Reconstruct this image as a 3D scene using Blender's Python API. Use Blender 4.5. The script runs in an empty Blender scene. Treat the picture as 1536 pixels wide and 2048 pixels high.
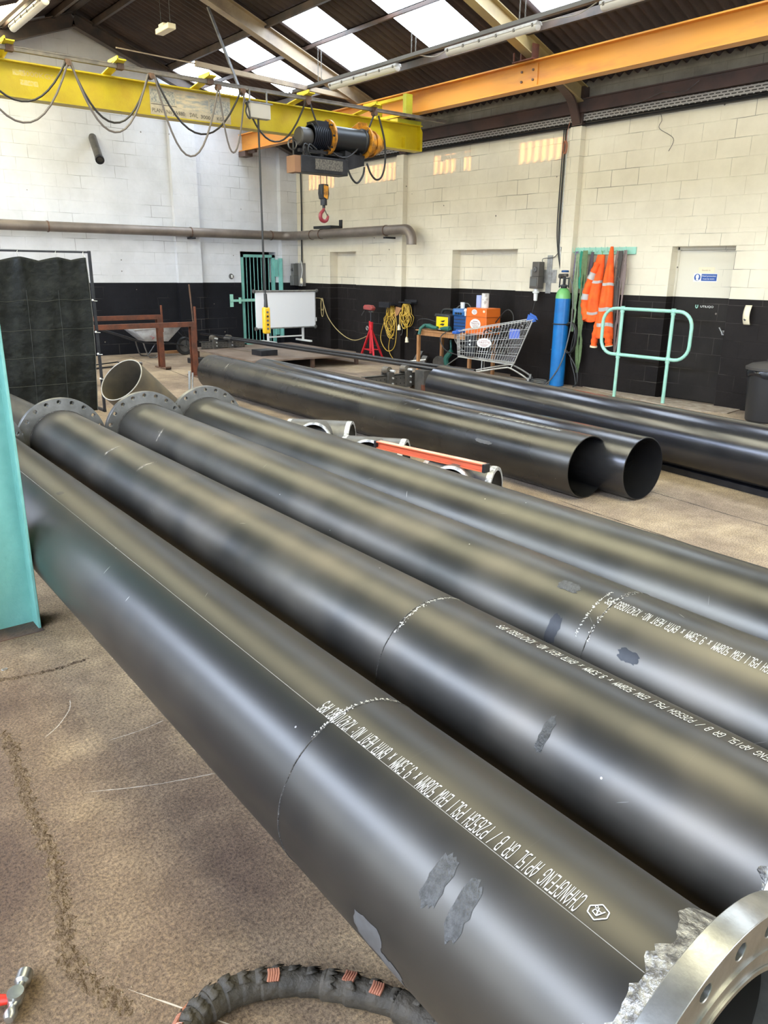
import bpy, bmesh, math, random
from mathutils import Vector, Matrix
random.seed(7)
S = bpy.context.scene
COL = S.collection
R = math.radians
# ---------------------------------------------------------------- camera, world, sun, exposure
cam_d = bpy.data.cameras.new('camera'); cam = bpy.data.objects.new('camera', cam_d); COL.objects.link(cam)
cam_d.sensor_fit = 'HORIZONTAL'; cam_d.sensor_width = 36; cam_d.lens = 1530.2/1536*36; cam_d.clip_start = .02
_p, _r, _a = R(17.6085), R(.6778), R(38.8428)
_fw = Vector((math.sin(_a)*math.cos(_p), math.cos(_a)*math.cos(_p), -math.sin(_p)))
_rt = Vector((math.cos(_a), -math.sin(_a), 0)); _up = _rt.cross(_fw)
_rt2 = _rt*math.cos(_r) + _up*math.sin(_r); _up2 = _up*math.cos(_r) - _rt*math.sin(_r)
cam.matrix_world = Matrix(((_rt2.x, _up2.x, -_fw.x, -10.0528), (_rt2.y, _up2.y, -_fw.y, -15.8947), (_rt2.z, _up2.z, -_fw.z, 1.7406), (0, 0, 0, 1)))
S.camera = cam
S.view_settings.view_transform = 'Standard'; S.view_settings.look = 'None'; S.view_settings.gamma = 1
S.view_settings.exposure = 0.30
S.view_settings.use_curve_mapping = False
try:
    S.cycles.use_denoising = True; S.cycles.denoiser = 'OPENIMAGEDENOISE'
except Exception: pass
S.cycles.max_bounces = 8; S.cycles.diffuse_bounces = 5; S.cycles.glossy_bounces = 4
S.cycles.sample_clamp_indirect = 6; S.cycles.caustics_reflective = False; S.cycles.caustics_refractive = False
W = bpy.data.worlds.new('sky'); S.world = W; W.use_nodes = True
bg = W.node_tree.nodes['Background']; bg.inputs[0].default_value = (.62, .76, 1, 1); bg.inputs[1].default_value = 2.2
SKY_EMIT = 12.0; LEFT_SKY_EMIT = 13.0; BAY_SKY_EMIT = 32.0; PANEL_EMIT = 6.0; DOOR_EMIT = 7.0
sun_d = bpy.data.lights.new('sun', 'SUN'); sun_d.energy = 9; sun_d.angle = R(.3); sun_d.color = (1, .58, .26)
sun = bpy.data.objects.new('sun', sun_d); COL.objects.link(sun); sun.location = (-30, 0, 12)
sun.rotation_euler = Vector((1, .0, -.30)).to_track_quat('-Z', 'Y').to_euler()

# ---------------------------------------------------------------- material helpers
def M(name, col, rough=.5, metal=0., col2=None, nscale=5., ncon=(.35, .65), bump=0., bscale=60., coat=0., emit=None, spec=.5, stretch=None, rvar=0.):
    m = bpy.data.materials.new(name); m.use_nodes = True; nt = m.node_tree; N = nt.nodes; L = nt.links
    b = N['Principled BSDF']; c = tuple(col)+(1,)
    b.inputs['Base Color'].default_value = c; b.inputs['Roughness'].default_value = rough; b.inputs['Metallic'].default_value = metal
    b.inputs['Coat Weight'].default_value = coat; b.inputs['Specular IOR Level'].default_value = spec
    tc = N.new('ShaderNodeTexCoord'); src = tc.outputs['Object']
    if stretch:
        mp = N.new('ShaderNodeMapping'); mp.inputs['Scale'].default_value = stretch; L.new(src, mp.inputs['Vector']); src = mp.outputs[0]
    if col2:
        n = N.new('ShaderNodeTexNoise'); n.inputs['Scale'].default_value = nscale; n.inputs['Detail'].default_value = 6; n.inputs['Roughness'].default_value = .62
        L.new(src, n.inputs['Vector'])
        mr = N.new('ShaderNodeMapRange'); mr.inputs[1].default_value = ncon[0]; mr.inputs[2].default_value = ncon[1]; L.new(n.outputs[0], mr.inputs[0])
        mx = N.new('ShaderNodeMix'); mx.data_type = 'RGBA'; mx.inputs[6].default_value = c; mx.inputs[7].default_value = tuple(col2)+(1,)
        L.new(mr.outputs[0], mx.inputs[0]); L.new(mx.outputs[2], b.inputs['Base Color'])
        if rvar:
            mm = N.new('ShaderNodeMath'); mm.operation = 'MULTIPLY_ADD'; mm.inputs[1].default_value = rvar; mm.inputs[2].default_value = rough
            L.new(mr.outputs[0], mm.inputs[0]); L.new(mm.outputs[0], b.inputs['Roughness'])
    if bump:
        n2 = N.new('ShaderNodeTexNoise'); n2.inputs['Scale'].default_value = bscale; n2.inputs['Detail'].default_value = 4; L.new(src, n2.inputs['Vector'])
        bp = N.new('ShaderNodeBump'); bp.inputs['Strength'].default_value = bump; bp.inputs['Distance'].default_value = .02
        L.new(n2.outputs[0], bp.inputs['Height']); L.new(bp.outputs[0], b.inputs['Normal'])
    if emit:
        b.inputs['Emission Color'].default_value = tuple(emit[:3])+(1,); b.inputs['Emission Strength'].default_value = emit[3]
    return m

def wall_mat(name, axis, white, black, white2, line=1.42, all_white=False):
    m = bpy.data.materials.new(name); m.use_nodes = True; nt = m.node_tree; N = nt.nodes; L = nt.links
    b = N['Principled BSDF']; b.inputs['Roughness'].default_value = .65; b.inputs['Specular IOR Level'].default_value = .15
    g = N.new('ShaderNodeNewGeometry'); sp = N.new('ShaderNodeSeparateXYZ'); L.new(g.outputs['Position'], sp.inputs[0])
    cb = N.new('ShaderNodeCombineXYZ'); L.new(sp.outputs[axis], cb.inputs[0]); L.new(sp.outputs[2], cb.inputs[1])
    # slightly wandering joints
    nw = N.new('ShaderNodeTexNoise'); nw.inputs['Scale'].default_value = 2.2; nw.inputs['Detail'].default_value = 3; L.new(g.outputs['Position'], nw.inputs['Vector'])
    va = N.new('ShaderNodeVectorMath'); va.operation = 'MULTIPLY_ADD'; va.inputs[1].default_value = (.02, .02, 0); L.new(nw.outputs[1], va.inputs[0]); L.new(cb.outputs[0], va.inputs[2])
    br = N.new('ShaderNodeTexBrick'); br.inputs['Scale'].default_value = 1; br.inputs['Brick Width'].default_value = .45; br.inputs['Row Height'].default_value = .225
    br.inputs['Mortar Size'].default_value = .005; br.inputs['Mortar Smooth'].default_value = .6; br.inputs['Bias'].default_value = 0
    L.new(va.outputs[0], br.inputs['Vector'])
    # paint colours: black dado below the line, white above (paint), mottled
    n = N.new('ShaderNodeTexNoise'); n.inputs['Scale'].default_value = 1.3; n.inputs['Detail'].default_value = 8; n.inputs['Roughness'].default_value = .65; L.new(g.outputs['Position'], n.inputs['Vector'])
    mr = N.new('ShaderNodeMapRange'); mr.inputs[1].default_value = .38; mr.inputs[2].default_value = .68; L.new(n.outputs[0], mr.inputs[0])
    mw = N.new('ShaderNodeMix'); mw.data_type = 'RGBA'; mw.inputs[6].default_value = white+(1,); mw.inputs[7].default_value = white2+(1,); L.new(mr.outputs[0], mw.inputs[0])
    mb = N.new('ShaderNodeMix'); mb.data_type = 'RGBA'; mb.inputs[6].default_value = black+(1,); mb.inputs[7].default_value = tuple(x*1.7 for x in black)+(1,); L.new(mr.outputs[0], mb.inputs[0])
    cmp = N.new('ShaderNodeMath'); cmp.operation = 'GREATER_THAN'; cmp.inputs[1].default_value = line; L.new(sp.outputs[2], cmp.inputs[0])
    mx = N.new('ShaderNodeMix'); mx.data_type = 'RGBA'; L.new(cmp.outputs[0], mx.inputs[0]); L.new(mb.outputs[2], mx.inputs[6]); L.new(mw.outputs[2], mx.inputs[7])
    # cracks in the joints appear only here and there
    nm = N.new('ShaderNodeTexNoise'); nm.inputs['Scale'].default_value = 1.1; nm.inputs['Detail'].default_value = 5; L.new(g.outputs['Position'], nm.inputs['Vector'])
    m2 = N.new('ShaderNodeMapRange'); m2.inputs[1].default_value = .5; m2.inputs[2].default_value = .66; m2.inputs[4].default_value = .8; L.new(nm.outputs[0], m2.inputs[0])
    mu = N.new('ShaderNodeMath'); mu.operation = 'MULTIPLY'; L.new(br.outputs['Fac'], mu.inputs[0]); L.new(m2.outputs[0], mu.inputs[1])
    md = N.new('ShaderNodeMix'); md.data_type = 'RGBA'; L.new(mu.outputs[0], md.inputs[0]); L.new(mx.outputs[2], md.inputs[6]); md.inputs[7].default_value = (.1, .09, .08, 1)
    # small fixing holes and chips
    vo = N.new('ShaderNodeTexVoronoi'); vo.inputs['Scale'].default_value = 2.6; L.new(g.outputs['Position'], vo.inputs['Vector'])
    lt = N.new('ShaderNodeMath'); lt.operation = 'LESS_THAN'; lt.inputs[1].default_value = .035; L.new(vo.outputs[0], lt.inputs[0])
    mh = N.new('ShaderNodeMix'); mh.data_type = 'RGBA'; L.new(lt.outputs[0], mh.inputs[0]); L.new(md.outputs[2], mh.inputs[6]); mh.inputs[7].default_value = (.16, .14, .12, 1)
    L.new(mh.outputs[2], b.inputs['Base Color'])
    n3 = N.new('ShaderNodeTexNoise'); n3.inputs['Scale'].default_value = 14; n3.inputs['Detail'].default_value = 5; L.new(g.outputs['Position'], n3.inputs['Vector'])
    ad = N.new('ShaderNodeMath'); ad.operation = 'MULTIPLY_ADD'; ad.inputs[1].default_value = -.9; L.new(br.outputs['Fac'], ad.inputs[0]); L.new(n3.outputs[0], ad.inputs[2])
    bp = N.new('ShaderNodeBump'); bp.inputs['Strength'].default_value = .5; bp.inputs['Distance'].default_value = .01; L.new(ad.outputs[0], bp.inputs['Height']); L.new(bp.outputs[0], b.inputs['Normal'])
    return m

def floor_mat():
    m = bpy.data.materials.new('worn_concrete'); m.use_nodes = True; nt = m.node_tree; N = nt.nodes; L = nt.links
    b = N['Principled BSDF']; b.inputs['Roughness'].default_value = .85; b.inputs['Specular IOR Level'].default_value = .25
    g = N.new('ShaderNodeNewGeometry')
    def noise(sc, det=8, ro=.6):
        n = N.new('ShaderNodeTexNoise'); n.inputs['Scale'].default_value = sc; n.inputs['Detail'].default_value = det; n.inputs['Roughness'].default_value = ro; L.new(g.outputs['Position'], n.inputs['Vector']); return n
    def ramp(src, stops):
        r = N.new('ShaderNodeValToRGB'); e = r.color_ramp.elements
        e[0].position, e[0].color = stops[0][0], stops[0][1]+(1,); e[1].position, e[1].color = stops[-1][0], stops[-1][1]+(1,)
        for p_, c_ in stops[1:-1]:
            q = e.new(p_); q.color = c_+(1,)
        L.new(src, r.inputs[0]); return r
    n1 = noise(.75, 7, .6); r1 = ramp(n1.outputs[0], [(.36, (.105, .068, .045)), (.5, (.195, .135, .082)), (.63, (.37, .265, .15))])
    sp = N.new('ShaderNodeSeparateXYZ'); L.new(g.outputs['Position'], sp.inputs[0]); nz = noise(.55, 5, .6)
    ax_ = N.new('ShaderNodeMath'); ax_.operation = 'MULTIPLY_ADD'; ax_.inputs[1].default_value = 3.5; L.new(nz.outputs[0], ax_.inputs[0]); L.new(sp.outputs[0], ax_.inputs[2])
    mz = N.new('ShaderNodeMapRange'); mz.inputs[1].default_value = -6.6; mz.inputs[2].default_value = -3.8; L.new(ax_.outputs[0], mz.inputs[0])
    rb = ramp(n1.outputs[0], [(.36, (.19, .145, .115)), (.5, (.28, .22, .168)), (.63, (.40, .32, .23))])
    mzz = N.new('ShaderNodeMix'); mzz.data_type = 'RGBA'; L.new(mz.outputs[0], mzz.inputs[0]); L.new(r1.outputs[0], mzz.inputs[6]); L.new(rb.outputs[0], mzz.inputs[7])
    n2 = noise(95, 4, .8); r2 = ramp(n2.outputs[0], [(.34, (.42, .39, .35)), (.5, (1, 1, 1)), (.66, (1.6, 1.52, 1.35))])
    n5 = noise(7, 6, .7); r5 = ramp(n5.outputs[0], [(.3, (.78, .76, .74)), (.7, (1.18, 1.18, 1.18))])
    mm = N.new('ShaderNodeMix'); mm.data_type = 'RGBA'; mm.blend_type = 'MULTIPLY'; mm.inputs[0].default_value = 1; L.new(mzz.outputs[2], mm.inputs[6]); L.new(r2.outputs[0], mm.inputs[7])
    m5 = N.new('ShaderNodeMix'); m5.data_type = 'RGBA'; m5.blend_type = 'MULTIPLY'; m5.inputs[0].default_value = 1; L.new(mm.outputs[2], m5.inputs[6]); L.new(r5.outputs[0], m5.inputs[7])
    # scattered pits
    vo = N.new('ShaderNodeTexVoronoi'); vo.inputs['Scale'].default_value = 34; L.new(g.outputs['Position'], vo.inputs['Vector'])
    lt = N.new('ShaderNodeMapRange'); lt.inputs[1].default_value = .08; lt.inputs[2].default_value = .2; lt.inputs[3].default_value = .45; lt.inputs[4].default_value = 0; L.new(vo.outputs[0], lt.inputs[0])
    mp = N.new('ShaderNodeMix'); mp.data_type = 'RGBA'; L.new(lt.outputs[0], mp.inputs[0]); L.new(m5.outputs[2], mp.inputs[6]); mp.inputs[7].default_value = (.07, .05, .035, 1)
    L.new(mp.outputs[2], b.inputs['Base Color'])
    ad = N.new('ShaderNodeMath'); ad.operation = 'MULTIPLY_ADD'; ad.inputs[1].default_value = .35; L.new(n2.outputs[0], ad.inputs[0]); L.new(n5.outputs[0], ad.inputs[2])
    bp = N.new('ShaderNodeBump'); bp.inputs['Strength'].default_value = .75; bp.inputs['Distance'].default_value = .012; L.new(ad.outputs[0], bp.inputs['Height']); L.new(bp.outputs[0], b.inputs['Normal'])
    return m

def pipe_mat(name, base, dust, rough=.3, seed=0., scuffs=1.):
    """dark mill-lacquered steel with dusty patches, scratches and rub marks"""
    m = bpy.data.materials.new(name); m.use_nodes = True; nt = m.node_tree; N = nt.nodes; L = nt.links
    b = N['Principled BSDF']; b.inputs['Metallic'].default_value = .75; b.inputs['Specular IOR Level'].default_value = .5
    tc = N.new('ShaderNodeTexCoord'); mp0 = N.new('ShaderNodeMapping'); mp0.inputs['Location'].default_value = (seed, seed*2, 0); L.new(tc.outputs['Object'], mp0.inputs[0]); src = mp0.outputs[0]
    n = N.new('ShaderNodeTexNoise'); n.inputs['Scale'].default_value = 1.7; n.inputs['Detail'].default_value = 3; n.inputs['Roughness'].default_value = .5; L.new(src, n.inputs['Vector'])
    mr = N.new('ShaderNodeMapRange'); mr.inputs[1].default_value = .4; mr.inputs[2].default_value = .7; L.new(n.outputs[0], mr.inputs[0])
    mx = N.new('ShaderNodeMix'); mx.data_type = 'RGBA'; L.new(mr.outputs[0], mx.inputs[0]); mx.inputs[6].default_value = base+(1,); mx.inputs[7].default_value = dust+(1,)
    # thin scratches round the pipe
    mp = N.new('ShaderNodeMapping'); mp.inputs['Scale'].default_value = (1.5, 70, 1.5); mp.inputs['Rotation'].default_value = (0, 0, .12); L.new(src, mp.inputs[0])
    n2 = N.new('ShaderNodeTexNoise'); n2.inputs['Scale'].default_value = 1.6; n2.inputs['Detail'].default_value = 2; L.new(mp.outputs[0], n2.inputs['Vector'])
    gt = N.new('ShaderNodeMapRange'); gt.inputs[1].default_value = .74; gt.inputs[2].default_value = .8; gt.inputs[4].default_value = .03*scuffs; L.new(n2.outputs[0], gt.inputs[0])
    ms = N.new('ShaderNodeMix'); ms.data_type = 'RGBA'; L.new(gt.outputs[0], ms.inputs[0]); L.new(mx.outputs[2], ms.inputs[6]); ms.inputs[7].default_value = (.3, .28, .25, 1)
    # chips
    vo = N.new('ShaderNodeTexVoronoi'); vo.inputs['Scale'].default_value = 7; L.new(src, vo.inputs['Vector'])
    lt = N.new('ShaderNodeMath'); lt.operation = 'LESS_THAN'; lt.inputs[1].default_value = .022; L.new(vo.outputs[0], lt.inputs[0])
    mc = N.new('ShaderNodeMix'); mc.data_type = 'RGBA'; L.new(lt.outputs[0], mc.inputs[0]); L.new(ms.outputs[2], mc.inputs[6]); mc.inputs[7].default_value = (.5, .48, .44, 1)
    L.new(mc.outputs[2], b.inputs['Base Color'])
    mm = N.new('ShaderNodeMath'); mm.operation = 'MULTIPLY_ADD'; mm.inputs[1].default_value = .08; mm.inputs[2].default_value = rough; L.new(mr.outputs[0], mm.inputs[0]); L.new(mm.outputs[0], b.inputs['Roughness'])
    n3 = N.new('ShaderNodeTexNoise'); n3.inputs['Scale'].default_value = 180; n3.inputs['Detail'].default_value = 2; L.new(src, n3.inputs['Vector'])
    bp = N.new('ShaderNodeBump'); bp.inputs['Strength'].default_value = .04; bp.inputs['Distance'].default_value = .001; L.new(n3.outputs[0], bp.inputs['Height'])
    if name.endswith('front'): L.new(bp.outputs[0], b.inputs['Normal'])
    return m

def emit_mat(name, col, strength, transp=None, streak=True):
    m = bpy.data.materials.new(name); m.use_nodes = True; nt = m.node_tree; N = nt.nodes; L = nt.links; N.clear()
    o = N.new('ShaderNodeOutputMaterial'); e = N.new('ShaderNodeEmission'); e.inputs[0].default_value = col+(1,); e.inputs[1].default_value = strength
    if streak:
        g = N.new('ShaderNodeNewGeometry'); w = N.new('ShaderNodeTexNoise'); w.inputs['Scale'].default_value = 1
        mp = N.new('ShaderNodeMapping'); mp.inputs['Scale'].default_value = (.8, 14, .8); L.new(g.outputs['Position'], mp.inputs[0]); L.new(mp.outputs[0], w.inputs['Vector'])
        mr = N.new('ShaderNodeMapRange'); mr.inputs[1].default_value = .3; mr.inputs[2].default_value = .7; mr.inputs[3].default_value = strength*.75; mr.inputs[4].default_value = strength*1.15
        L.new(w.outputs[0], mr.inputs[0]); L.new(mr.outputs[0], e.inputs[1])
    if transp:
        t = N.new('ShaderNodeBsdfTransparent'); t.inputs[0].default_value = transp+(1,); a = N.new('ShaderNodeAddShader')
        sp = N.new('ShaderNodeSeparateXYZ'); L.new(g.outputs['Position'], sp.inputs[0]); sn = N.new('ShaderNodeMath'); sn.operation = 'MULTIPLY'; sn.inputs[1].default_value = 2*math.pi/.146; L.new(sp.outputs[1], sn.inputs[0]); s2 = N.new('ShaderNodeMath'); s2.operation = 'SINE'; L.new(sn.outputs[0], s2.inputs[0]); m2 = N.new('ShaderNodeMapRange'); m2.inputs[1].default_value = -.8; m2.inputs[2].default_value = .8; m2.inputs[3].default_value = .25; L.new(s2.outputs[0], m2.inputs[0])  # corrugation shading of the sun patches put into the tint as stripes
        mc = N.new('ShaderNodeMix'); mc.data_type = 'RGBA'; mc.inputs[6].default_value = (0, 0, 0, 1); mc.inputs[7].default_value = transp+(1,); L.new(m2.outputs[0], mc.inputs[0]); L.new(mc.outputs[2], t.inputs[0])
        L.new(e.outputs[0], a.inputs[0]); L.new(t.outputs[0], a.inputs[1]); L.new(a.outputs[0], o.inputs[0])
    else: L.new(e.outputs[0], o.inputs[0])
    return m

# ---------------------------------------------------------------- materials
WHITE_A = wall_mat('painted_block_back', 0, (.66, .66, .68), (.007, .007, .009), (.55, .55, .56))
WHITE_B = wall_mat('painted_block_side', 1, (.72, .66, .53), (.010, .008, .0075), (.63, .57, .45))
UPPER_B = wall_mat('sooty_block_side', 1, (.34, .31, .26), (.02, .02, .02), (.19, .17, .14))
FLOOR = floor_mat()
ROOF = M('sooty_roof_sheet', (.044, .034, .033), .7, spec=.2, col2=(.078, .055, .048), nscale=1.2, bump=.2)
STEELDARK = M('sooty_steel', (.035, .03, .028), .6, col2=(.09, .06, .045), nscale=3)
BEIGE = M('beige_painted_steel', (.34, .26, .17), .5, col2=(.14, .10, .08), nscale=1.6, ncon=(.45, .7))
BROWN = M('brown_painted_steel', (.10, .055, .042), .5, col2=(.05, .035, .03), nscale=2)
ORANGE_ST = M('orange_painted_steel', (.60, .25, .03), .42, col2=(.40, .14, .03), nscale=1.7, ncon=(.5, .75), stretch=(1, .5, 3))
TEAL = M('teal_gloss_paint', (.22, .50, .44), .38, col2=(.16, .40, .35), nscale=4, bump=.25, bscale=25, spec=.5)
TEALDIRT = M('mint_gloss_paint', (.30, .58, .47), .4, col2=(.34, .50, .38), nscale=12, ncon=(.5, .8))
YELLOW = M('yellow_crane_paint', (.58, .45, .008), .4, col2=(.46, .31, .01), nscale=2.5, ncon=(.4, .75), bump=.1)
YELLOWGREEN = M('olive_yellow_paint', (.42, .42, .03), .4, col2=(.3, .28, .03), nscale=4)
BLACK = M('black_rubber', (.015, .015, .015), .5)
BLACKMETAL = M('black_painted_metal', (.010, .011, .014), .4, spec=.35, col2=(.026, .026, .03), nscale=7)
GREYMETAL = M('grey_steel', (.22, .22, .22), .38, .8, col2=(.12, .11, .10), nscale=9)
DARKGREY = M('dark_grey_steel', (.06, .058, .055), .45, .3, col2=(.11, .10, .09), nscale=8)
GALV = M('galvanised_steel', (.42, .42, .41), .45, .6, col2=(.28, .27, .25), nscale=14)
CHROME = M('bright_wire', (.60, .60, .58), .3, .5)
MACHINED = M('machined_steel', (.46, .45, .42), .3, .85, col2=(.33, .32, .29), nscale=16, bump=.03, bscale=120)
MACHINED_FAR = M('oiled_machined_steel', (.25, .245, .235), .36, .7, col2=(.17, .165, .155), nscale=10)
WELDM = M('weld_metal', (.42, .40, .36), .4, .75, col2=(.14, .13, .12), nscale=45, ncon=(.42, .6), bump=.6, bscale=90)
WELDDARK = M('dark_weld_bead', (.06, .055, .05), .5, .4, col2=(.2, .18, .16), nscale=50, ncon=(.55, .7), bump=.6, bscale=140)
RUST = M('rusty_red_steel', (.16, .052, .028), .65, spec=.3, col2=(.08, .035, .024), nscale=7, bump=.3)
RUSTBROWN = M('rusty_brown_steel', (.16, .085, .05), .7, col2=(.07, .045, .035), nscale=9, bump=.3)
DUCT = M('brown_grey_flue', (.17, .14, .12), .4, .4, col2=(.24, .20, .17), nscale=3)
STENCIL = M('white_stencil_paint', (.78, .78, .72), .5)
CHALK = M('chalk_mark', (.55, .53, .48), .8)
SCUFF = M('rubbed_dull_patch', (.10, .098, .095), .6, col2=(.05, .048, .045), nscale=60, bump=.6, bscale=160)
GREYSCUFF = M('grey_scraped_patch', (.10, .098, .095), .45, col2=(.08, .075, .07), nscale=25)
WOOD = M('pine_wood', (.42, .21, .085), .5, col2=(.30, .14, .055), nscale=6, stretch=(1, 8, 1))
REDPAINT = M('red_paint', (.55, .02, .03), .38)
REDPLASTIC = M('red_plastic', (.62, .03, .015), .38)
WHITEPLASTIC = M('white_plastic', (.72, .72, .70), .4)
CREAMPLASTIC = M('cream_plastic', (.72, .64, .46), .4)
GREYPLASTIC = M('grey_plastic', (.10, .10, .095), .45)
BLUEPLASTIC = M('blue_plastic', (.02, .10, .42), .4)
ORANGEBOX = M('orange_case', (.66, .14, .015), .45)
BLUECYL = M('blue_cylinder_paint', (.008, .16, .46), .32, col2=(.008, .12, .36), nscale=5)
GREENCYL = M('green_cylinder_paint', (.14, .40, .12), .3)
HIVIS = M('orange_hi_vis_cloth', (.95, .13, .008), .75, col2=(.75, .075, .005), nscale=7, bump=.2, bscale=12)
REFLECT = M('grey_reflective_tape', (.42, .40, .38), .4)
YCABLE = M('yellow_cable', (.62, .40, .05), .45)
CURTAIN = M('black_welding_curtain', (.006, .007, .006), .55, spec=.25, col2=(.017, .019, .015), nscale=9, ncon=(.45, .72), bump=.6, bscale=14)
TAPE = M('grey_duct_tape', (.062, .050, .035), .65, spec=.3, col2=(.035, .029, .021), nscale=18, bump=.5, bscale=40)
COPPER = M('copper_coloured_hose', (.42, .17, .10), .4, .3)
LEVELRED = M('red_orange_level', (.72, .16, .07), .35)
BOARD = M('whiteboard_face', (.90, .90, .91), .25)
DOORCREAM = M('cream_door_paint', (.62, .58, .46), .5)
DOORBLACK = M('black_door_paint', (.02, .017, .015), .45)
LAMPWHITE = M('dusty_lamp_plastic', (.42, .40, .37), .4, col2=(.30, .28, .25), nscale=8)
DIRT = M('packed_dirt', (.10, .065, .038), 1., spec=.1, col2=(.22, .15, .085), nscale=40, ncon=(.4, .7), bump=1., bscale=70)
ROPE = M('steel_rope', (.12, .10, .08), .5, .5)

# ---------------------------------------------------------------- geometry helpers
ORG = {}
def V(*a): return Vector(a if len(a) > 1 else a[0])
def frame(d, up=(0, 0, 1)):
    d = Vector(d).normalized(); u = Vector(up)
    if abs(d.dot(u.normalized())) > .98: u = Vector((0, 1, 0))
    s = d.cross(u).normalized(); return d, s, s.cross(d).normalized()
class MB:
    def __init__(s): s.v = []; s.f = []; s.m = []; s.mi = 0
    def add(s, vs, fs):
        o = len(s.v); s.v += [tuple(x) for x in vs]; s.f += [tuple(i+o for i in f) for f in fs]; s.m += [s.mi]*len(fs); return s
    def box(s, x0, x1, y0, y1, z0, z1, rz=0, piv=None):
        vs = [Vector((x, y, z)) for z in (z0, z1) for y in (y0, y1) for x in (x0, x1)]
        if rz:
            p = Vector(piv) if piv else Vector(((x0+x1)/2, (y0+y1)/2, 0)); m = Matrix.Rotation(rz, 3, 'Z'); vs = [m@(v-p)+p for v in vs]
        return s.add(vs, [(0, 2, 3, 1), (4, 5, 7, 6), (0, 1, 5, 4), (2, 6, 7, 3), (0, 4, 6, 2), (1, 3, 7, 5)])
    def bar(s, p0, p1, w, h, up=(0, 0, 1)):
        p0, p1 = V(p0), V(p1); d, a, u = frame(p1-p0, up)
        vs = [p+a*(i*w/2)+u*(j*h/2) for p in (p0, p1) for i, j in ((-1, -1), (1, -1), (1, 1), (-1, 1))]
        return s.add(vs, [(3, 2, 1, 0), (4, 5, 6, 7), (0, 1, 5, 4), (1, 2, 6, 5), (2, 3, 7, 6), (3, 0, 4, 7)])
    def cyl(s, p0, p1, r, r2=None, n=20, cap=True):
        p0, p1 = V(p0), V(p1); r2 = r if r2 is None else r2; d, a, u = frame(p1-p0)
        vs = [p+(a*math.cos(t)+u*math.sin(t))*q for p, q in ((p0, r), (p1, r2)) for t in [2*math.pi*i/n for i in range(n)]]
        fs = [(i, (i+1) % n, n+(i+1) % n, n+i) for i in range(n)]
        if cap: fs += [tuple(range(n-1, -1, -1)), tuple(range(n, 2*n))]
        return s.add(vs, fs)
    def tube(s, pts, r, n=8, closed=False):
        pts = [V(p) for p in pts]; k = len(pts); vs = []; fs = []
        prev = None
        for i, p in enumerate(pts):
            if closed: t = pts[(i+1) % k]-pts[i-1]
            else: t = pts[min(i+1, k-1)]-pts[max(i-1, 0)]
            t.normalize()
            if prev is None: _, a, u = frame(t)
            else:
                a = (prev-t*prev.dot(t)).normalized(); u = a.cross(t)
            prev = a
            q = r[i] if isinstance(r, (list, tuple)) else r
            vs += [p+(a*math.cos(2*math.pi*j/n)+u*math.sin(2*math.pi*j/n))*q for j in range(n)]
        m = k if closed else k-1
        for i in range(m):
            o = i*n; o2 = ((i+1) % k)*n
            fs += [(o+j, o+(j+1) % n, o2+(j+1) % n, o2+j) for j in range(n)]
        if not closed: fs += [tuple(range(n-1, -1, -1)), tuple((k-1)*n+j for j in range(n))]
        return s.add(vs, fs)
    def lathe(s, prof, o, axis=(0, 0, 1), n=32, closed=False, arc=None):
        """prof: (radius, distance along the axis)"""
        o = V(o); d, a, u = frame(axis); vs = []; k = len(prof)
        for i in range(n):
            t = 2*math.pi*i/n
            for r_, h in prof: vs.append(o+d*h+(a*math.cos(t)+u*math.sin(t))*r_)
        fs = []
        for i in range(n):
            i2 = (i+1) % n
            for j in range(k if closed else k-1):
                j2 = (j+1) % k; fs.append((i*k+j, i2*k+j, i2*k+j2, i*k+j2))
        return s.add(vs, fs)
    def prism(s, poly, off):
        """poly: 3D points, off: extrusion vector"""
        n = len(poly); off = V(off); vs = [V(p) for p in poly]+[V(p)+off for p in poly]
        return s.add(vs, [tuple(range(n-1, -1, -1)), tuple(range(n, 2*n))]+[(i, (i+1) % n, n+(i+1) % n, n+i) for i in range(n)])
    def ibeam(s, p0, p1, h, w, tf=.012, tw=.009, up=(0, 0, 1)):
        p0, p1 = V(p0), V(p1); d, a, u = frame(p1-p0, up)
        sec = [(-w/2, -h/2), (w/2, -h/2), (w/2, -h/2+tf), (tw/2, -h/2+tf), (tw/2, h/2-tf), (w/2, h/2-tf), (w/2, h/2), (-w/2, h/2), (-w/2, h/2-tf), (-tw/2, h/2-tf), (-tw/2, -h/2+tf), (-w/2, -h/2+tf)]
        n = 12; vs = [p+a*x+u*y for p in (p0, p1) for x, y in sec]
        fs = [(i, (i+1) % n, n+(i+1) % n, n+i) for i in range(n)]
        for o, rv in ((0, 1), (n, 0)):
            for q in ((0, 1, 2, 11), (3, 4, 9, 10), (5, 6, 7, 8)):
                q = tuple(o+i for i in q); fs.append(q[::-1] if rv else q)
        return s.add(vs, fs)
    def sphere(s, c, r, n=12, sc=(1, 1, 1)):
        c = V(c); vs = []; fs = []
        for i in range(n+1):
            for j in range(n*2):
                a = math.pi*i/n; b_ = math.pi*j/n
                vs.append(c+Vector((math.sin(a)*math.cos(b_)*r*sc[0], math.sin(a)*math.sin(b_)*r*sc[1], math.cos(a)*r*sc[2])))
        for i in range(n):
            for j in range(n*2):
                j2 = (j+1) % (n*2); fs.append((i*2*n+j, (i+1)*2*n+j, (i+1)*2*n+j2, i*2*n+j2))
        return s.add(vs, fs)
    def grid(s, fn, nu, nv):
        vs = [fn(i/nu, j/nv) for i in range(nu+1) for j in range(nv+1)]
        return s.add(vs, [(i*(nv+1)+j, (i+1)*(nv+1)+j, (i+1)*(nv+1)+j+1, i*(nv+1)+j+1) for i in range(nu) for j in range(nv)])
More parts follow.
